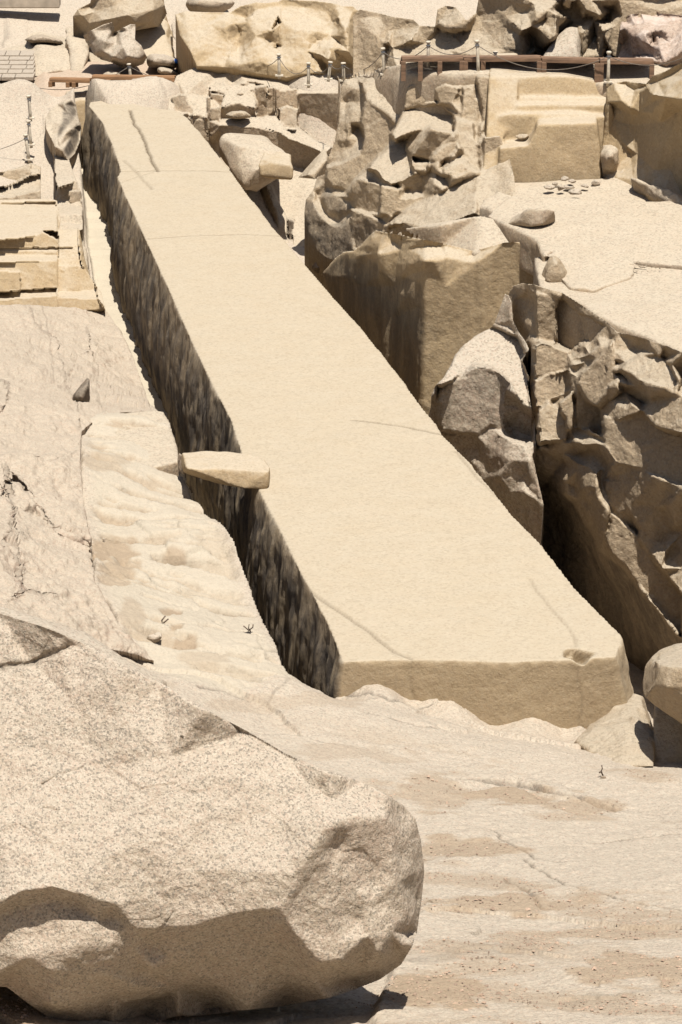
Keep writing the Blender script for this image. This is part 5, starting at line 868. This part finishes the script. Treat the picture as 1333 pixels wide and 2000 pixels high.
post('r5', 968,118,968,100,3.95,'small distant rope post seen behind the raised walkway')
def rope(a, b, sag, label, r=.009):
    a = np.array(a); b = np.array(b); n = 14
    pts = [a + (b - a) * t + np.array((0, 0, -sag * 4 * t * (1 - t))) for t in np.linspace(0, 1, n)]
    o = np.array(pts[0]); tag(bm_obj('rope', tube([p - o for p in pts], r, 6), 'rope', None, tuple(o), smooth=True), label, 'rope', 'ropes strung between the posts')
T = tops
rope(V(-60,300,87.5), T['l1'], .1, 'rope running out of the left edge from the nearest left post')
rope(T['l1'], T['l2'], .12, 'rope between the two nearest posts on the left slab')
rope(T['l2'], T['l3'], .12, 'rope between the second and third posts on the left slab')
rope(T['l3'], T['l4'], .08, 'short rope between the two farthest posts at the left')
rope(T['l4'], T['m1'], .28, 'long rope hanging along the left wooden walkway')
rope(T['m1'], T['m2'], .55, 'long sagging rope past the low boulders to the post by the golden quarry face')
rope(T['m2'], T['m3'], .28, 'sagging rope before the tan quarry face')
rope(T['m3'], T['m5'], .30, 'sagging rope before the broad tan quarry face')
rope(T['m5'], T['m6'], .2, 'rope leading to the post that leans right')
rope(T['m6'], T['m7'], .1, 'short rope at the left top of the broken cliff')
rope(T['m7'], T['r1'], .25, 'rope rising to the post before the yellowish quarry face')
rope(T['r1'], T['r2'], .22, 'rope hanging across the left end of the raised walkway')
rope(T['r2'], T['r3'], .20, 'sagging rope above the second section of the raised walkway')
rope(T['r3'], T['r4'], .40, 'long rope hanging in front of the raised walkway beams')
rope(T['r4'], V(1400,75,72), .35, 'rope running out of the right edge past the white and pink outcrop')

# raised wooden walkway, right: beams on posts in four sections
def beam(a, b, w_, h_, mat, parent, name='beam'):
    a = Vector(a); b = Vector(b); d = b - a; L_ = d.length; q = d.to_track_quat('X', 'Z')
    bm = bmesh.new(); boxm(bm, (0, 0, 0), (L_, w_, h_)); o = bm_obj(name, bm, mat, parent, bevel=.006)
    base = Vector(parent.location); o.location = (a + b) / 2 - base; o.rotation_mode = 'QUATERNION'; o.rotation_quaternion = q; return o
def walkway(secs, label, mat, legh, depth, deckfrac=1.0):
    base = V(*secs[0][0]); o = empty('wooden_walkway', base, label, 'walkway')
    for (a, b, legs) in secs:
        A = V(*a); Bp = V(*b); back = np.array((0, depth, -depth * .19))
        hh = .085
        beam(A, Bp, .06, hh, mat, o, 'front_beam'); beam(A + back, Bp + back, .06, hh, mat, o, 'back_beam')
        bm = bmesh.new(); n = max(3, int(depth / .15))
        for i in range(n):
            f = (i + .5) / n * depth; c = (A + Bp) / 2 + np.array((0, f, .055 - f * .19)) - base; d = Vector(Bp - A); q = d.to_track_quat('X', 'Z')
            boxm(bm, c, (d.length - .02, depth / n - .02, .03), q)
        bm_obj('deck', bm, mat, o)
        for f in legs:
            p = A + (Bp - A) * f
            for dy in (0.0, depth):
                bm = bmesh.new(); boxm(bm, (0, 0, -legh / 2), (.10, .09, legh)); lg = bm_obj('leg', bm, mat, o, tuple(p - base + np.array((0, dy, -.03 - dy * .19))), bevel=.006)
    return o
walkway([((786,117,75.0),(905,116,74.9),(.02,.3,.62,.98)), ((907,117,74.9),(1057,116,74.4),(.02,.25,.98)), ((1060,118,74.4),(1170,121,74.0),(.03,.97)), ((1172,121,74.0),(1277,122,74.2),(.03,.97))],
        'raised dark wooden walkway of framed sections standing behind the rope posts at the right', 'wood', .42, 1.7)
walkway([((97,157,91.9),(176,159,91.7),(.02,.45,.6)), ((180,152,91.9),(342,154,91.7),(.02,.2,.52,.98))], 'low orange varnished wooden walkway in front of the tilted boulder at the left', 'orange_wood', .14, .9)
# stone stairs, far left
o = empty('stone_staircase', V(30,160,95), 'flight of pale stone steps at the left edge below the paved wall', 'stairs')
base = Vector(o.location)
for k in range(6):
    y1 = 158 - k * 8.6; p0 = V(-60, y1, 94.6 + k * .42); p1 = V(66, y1 - 1, 94.6 + k * .42)
    bm = bmesh.new(); x = p0[0]
    while x < p1[0] - .05:
        wd = random.uniform(.35, .6); wd = min(wd, p1[0] - x); boxm(bm, (x + wd / 2 - base.x, p0[1] + .35 - base.y + random.uniform(-.015, .015), p0[2] + .055 - base.z), (wd - .012, .7, .105)); x += wd
    bm_obj('step', bm, 'grey_s', o, bevel=.015)
# masonry strip below the stairs
o = empty('block_wall', V(20,205,93.6), 'low coursed stone wall below the steps at the left edge', 'wall'); base = Vector(o.location)
for k in range(3):
    y1 = 200 - k * 12; p0 = V(-60, y1, 93.2); p1 = V(58 - k * 6, y1, 93.2); bm = bmesh.new(); x = p0[0]
    while x < p1[0] - .05:
        wd = min(random.uniform(.3, .55), p1[0] - x); boxm(bm, (x + wd / 2 - base.x, p0[1] - base.y + random.uniform(-.02, .02), p0[2] + .06 - base.z), (wd - .012, .5, .145)); x += wd
    bm_obj('course', bm, 'grey_s', o, bevel=.02)
# paved retaining slopes behind
def paved(pts, name, label):
    fr = [V(*p) for p in pts]; bm = bmesh.new(); vs = [bm.verts.new(tuple(p)) for p in fr]; bk = [bm.verts.new(tuple(p + np.array((0, 2.0, -.5)))) for p in fr]
    bm.faces.new(vs); bm.faces.new(bk[::-1]); n = len(vs)
    for i in range(n): bm.faces.new((vs[i], bk[i], bk[(i + 1) % n], vs[(i + 1) % n]))
    tag(bm_obj(name, bm, 'paving', None), label, 'wall')
paved([(-60,105,99.5),(200,100,99.5),(520,60,100.5),(520,-60,104.5),(-60,-60,104.5)], 'paved_slope', 'pale irregular stone paved slope rising at the top left')
paved([(521,60,100.5),(900,70,99.5),(1100,70,99.5),(1100,-60,103.5),(521,-60,104.5)], 'paved_slope', 'pale irregular stone paved slope seen between the outcrops at the top centre')
bm = bmesh.new(); p = V(-60, 12, 100.6); q = V(118, 4, 100.6)
boxm(bm, (0, 0, .1), (q[0] - p[0], .5, .35)); tag(bm_obj('concrete_kerb', bm, 'kerb', None, tuple((p + q) / 2), bevel=.03), 'weathered concrete kerb along the paved slope at the top left corner', 'kerb')
# lamp and bits
o = empty('ground_lamp', V(457,127,93.2), 'small dark round spotlight near the first rope post before the golden face', 'lamp')
bm = bmesh.new(); bmesh.ops.create_uvsphere(bm, u_segments=12, v_segments=8, radius=.045); bm_obj('lamp_head', bm, 'metal', o, (0, 0, .05), smooth=True)
bm_obj('bracket', tube([(0, 0, -.06), (0, 0, .02)], .012, 8), 'metal', o)
tag(bm_obj('barrel', tube([V(345,121,94.4) - V(345,121,94.4) + np.array((0, 0, f)) for f in (-.05, .02, .05)], [.07, .07, .05], 12), 'blue', None, tuple(V(345,119,95.0)), smooth=True), 'bright blue plastic piece behind the small boulder by the walkway', 'plastic piece')
# small loose stones
def stone(px, py, w_, h_, z, label, mat='grey', group=None):
    c = Z(px, py, z); s = np.linalg.norm(c - np.array((0, 0, CH))) / F; rr = random.Random(int(px * 7 + py)); pts = []
    for _ in range(14):
        a, b = rr.uniform(0, 6.28), rr.uniform(-1, 1); k = math.sqrt(1 - b * b)
        pts.append(c + np.array((math.cos(a) * k * w_ / 2 * s, math.sin(a) * k * w_ * .4 * s, (b * .5 + .35) * h_ * s)))
    rock('loose_stone', label, 'stone', [hull(*pts)], mat, max(.012, .06 * w_ * s), rough=.06 * w_ * s, fac=.15 * w_ * s, ffreq=3 / (w_ * s), smooth=1, group=group)
for k, (x, y, w_, h_, lb) in enumerate([(1073,370,26,12,'leftmost flat stone of the little heap on the plateau'),(1095,372,18,16,'upright stone in the front left of the little heap'),(1112,368,30,10,'long flat stone in the middle of the little heap'),
   (1125,380,34,14,'front stone of the little heap on the plateau'),(1103,352,28,10,'topmost stone of the little heap against the bay wall'),(1117,357,22,9,'stone leaning behind the middle of the little heap'),
   (1143,368,20,11,'stone at the right of the little heap'),(1165,362,22,13,'angular stone a little apart to the right of the heap'),(1085,362,16,8,'small stone at the back left of the little heap')]):
    stone(x, y, w_, h_, 2.2 if k not in (4, 5) else 2.32, lb, 'grey', 'heap of stones in the carved bay')
stone(1020, 270, 38, 11, 2.9, 'single flat stone lying on the left tread of the carved bay', 'brown')
gp = on_ground(300, 1250); stone(302, 1252, 44, 24, gp[2], 'dusty brown stone at the foot of the worked path', 'grey')
gp = on_ground(1180, 1518)
for (x, y, w_, h_, lb) in [(1178,1522,16,12,'small dark stone under the dry twig on the sloping bedrock'),(862,1672,9,7,'small tan pebble on the sand right of the big boulder'),(985,1838,22,11,'grey stone on the lower bedrock slope'),(1000,1862,10,8,'pebble beside the grey stone on the lower slope'),
    (905,1780,10,6,'small stone at the lip of the lowest slab'),(1095,1640,9,6,'pale pebble in the middle of the bedrock slope'),(925,1735,9,6,'pale pebble above the lowest slab'),(203,1056,9,7,'little dark stone in the sandy hollow of the worked path'),(48,1996,18,10,'small grey stone on the sand at the bottom left'),(1110,1560,8,6,'pebble below the curved crack on the slope')]:
    g = on_ground(x, y); stone(x, y, w_, h_, g[2], lb, 'grey')
def twig(pts, r, label):
    base = on_ground(*pts[0][0][:2]); o = empty('dry_twig', base, label, 'twig')
    for br in pts:
        P3 = [base + np.array(((x - pts[0][0][0]) * .0055, 0, (pts[0][0][1] - y) * .0058 + .01)) - base for x, y in br]
        bm_obj('stem', tube(P3, [r] * len(P3), 5), 'twig', o, smooth=True)
twig([[(1178,1524),(1173,1512),(1176,1505),(1174,1497)], [(1174,1512),(1168,1516)]], .012, 'short dark dry twig standing on the bedrock near the right edge boulder')
twig([[(490,1228),(484,1218),(486,1208)], [(488,1222),(496,1216),(497,1208)], [(486,1226),(470,1212)]], .010, 'forked dry twig on the worked path beside the left trench')
twig([[(318,1216),(316,1200),(326,1188)], [(320,1208),(334,1196)]], .012, 'bent dry twig in the round hollow of the worked path')
# gravel scattered on the sandy patches (nobody could count it)
rng = np.random.default_rng(5); vs = []; fs = []; idx = np.where((soil > .35) & (ys_ > 1380) & (ys_ < 2050) & (xs_ > -50) & (xs_ < 1400))[0]
pick = rng.choice(idx, 9000); base_v = np.array([(1,0,0),(-1,0,0),(0,1,0),(0,-1,0),(0,0,1),(0,0,-1)], float); base_f = np.array([(0,2,4),(2,1,4),(1,3,4),(3,0,4),(2,0,5),(1,2,5),(3,1,5),(0,3,5)])
for k, i in enumerate(pick):
    s = rng.gamma(1.6, .004) + .003; v = base_v * s * rng.uniform(.6, 1.3, (6, 3)) * (1, 1, .6); c = np.array((Pn[i, 0] + rng.uniform(-.05, .05), Pn[i, 1] + rng.uniform(-.05, .05), zn[i] + s * .3))
    a_ = rng.uniform(0, 6.28); ca, sa = math.cos(a_), math.sin(a_); v = np.stack([v[:, 0] * ca - v[:, 1] * sa, v[:, 0] * sa + v[:, 1] * ca, v[:, 2]], 1)
    vs.append(v + c); fs.append(base_f + 6 * k)
tag(mesh_obj('gravel', np.concatenate(vs), np.concatenate(fs), 'gravel', smooth=False), 'fine reddish gravel scattered over the sandy patches of the slope', 'gravel', kind='stuff')
print('VERTS', NV[0])
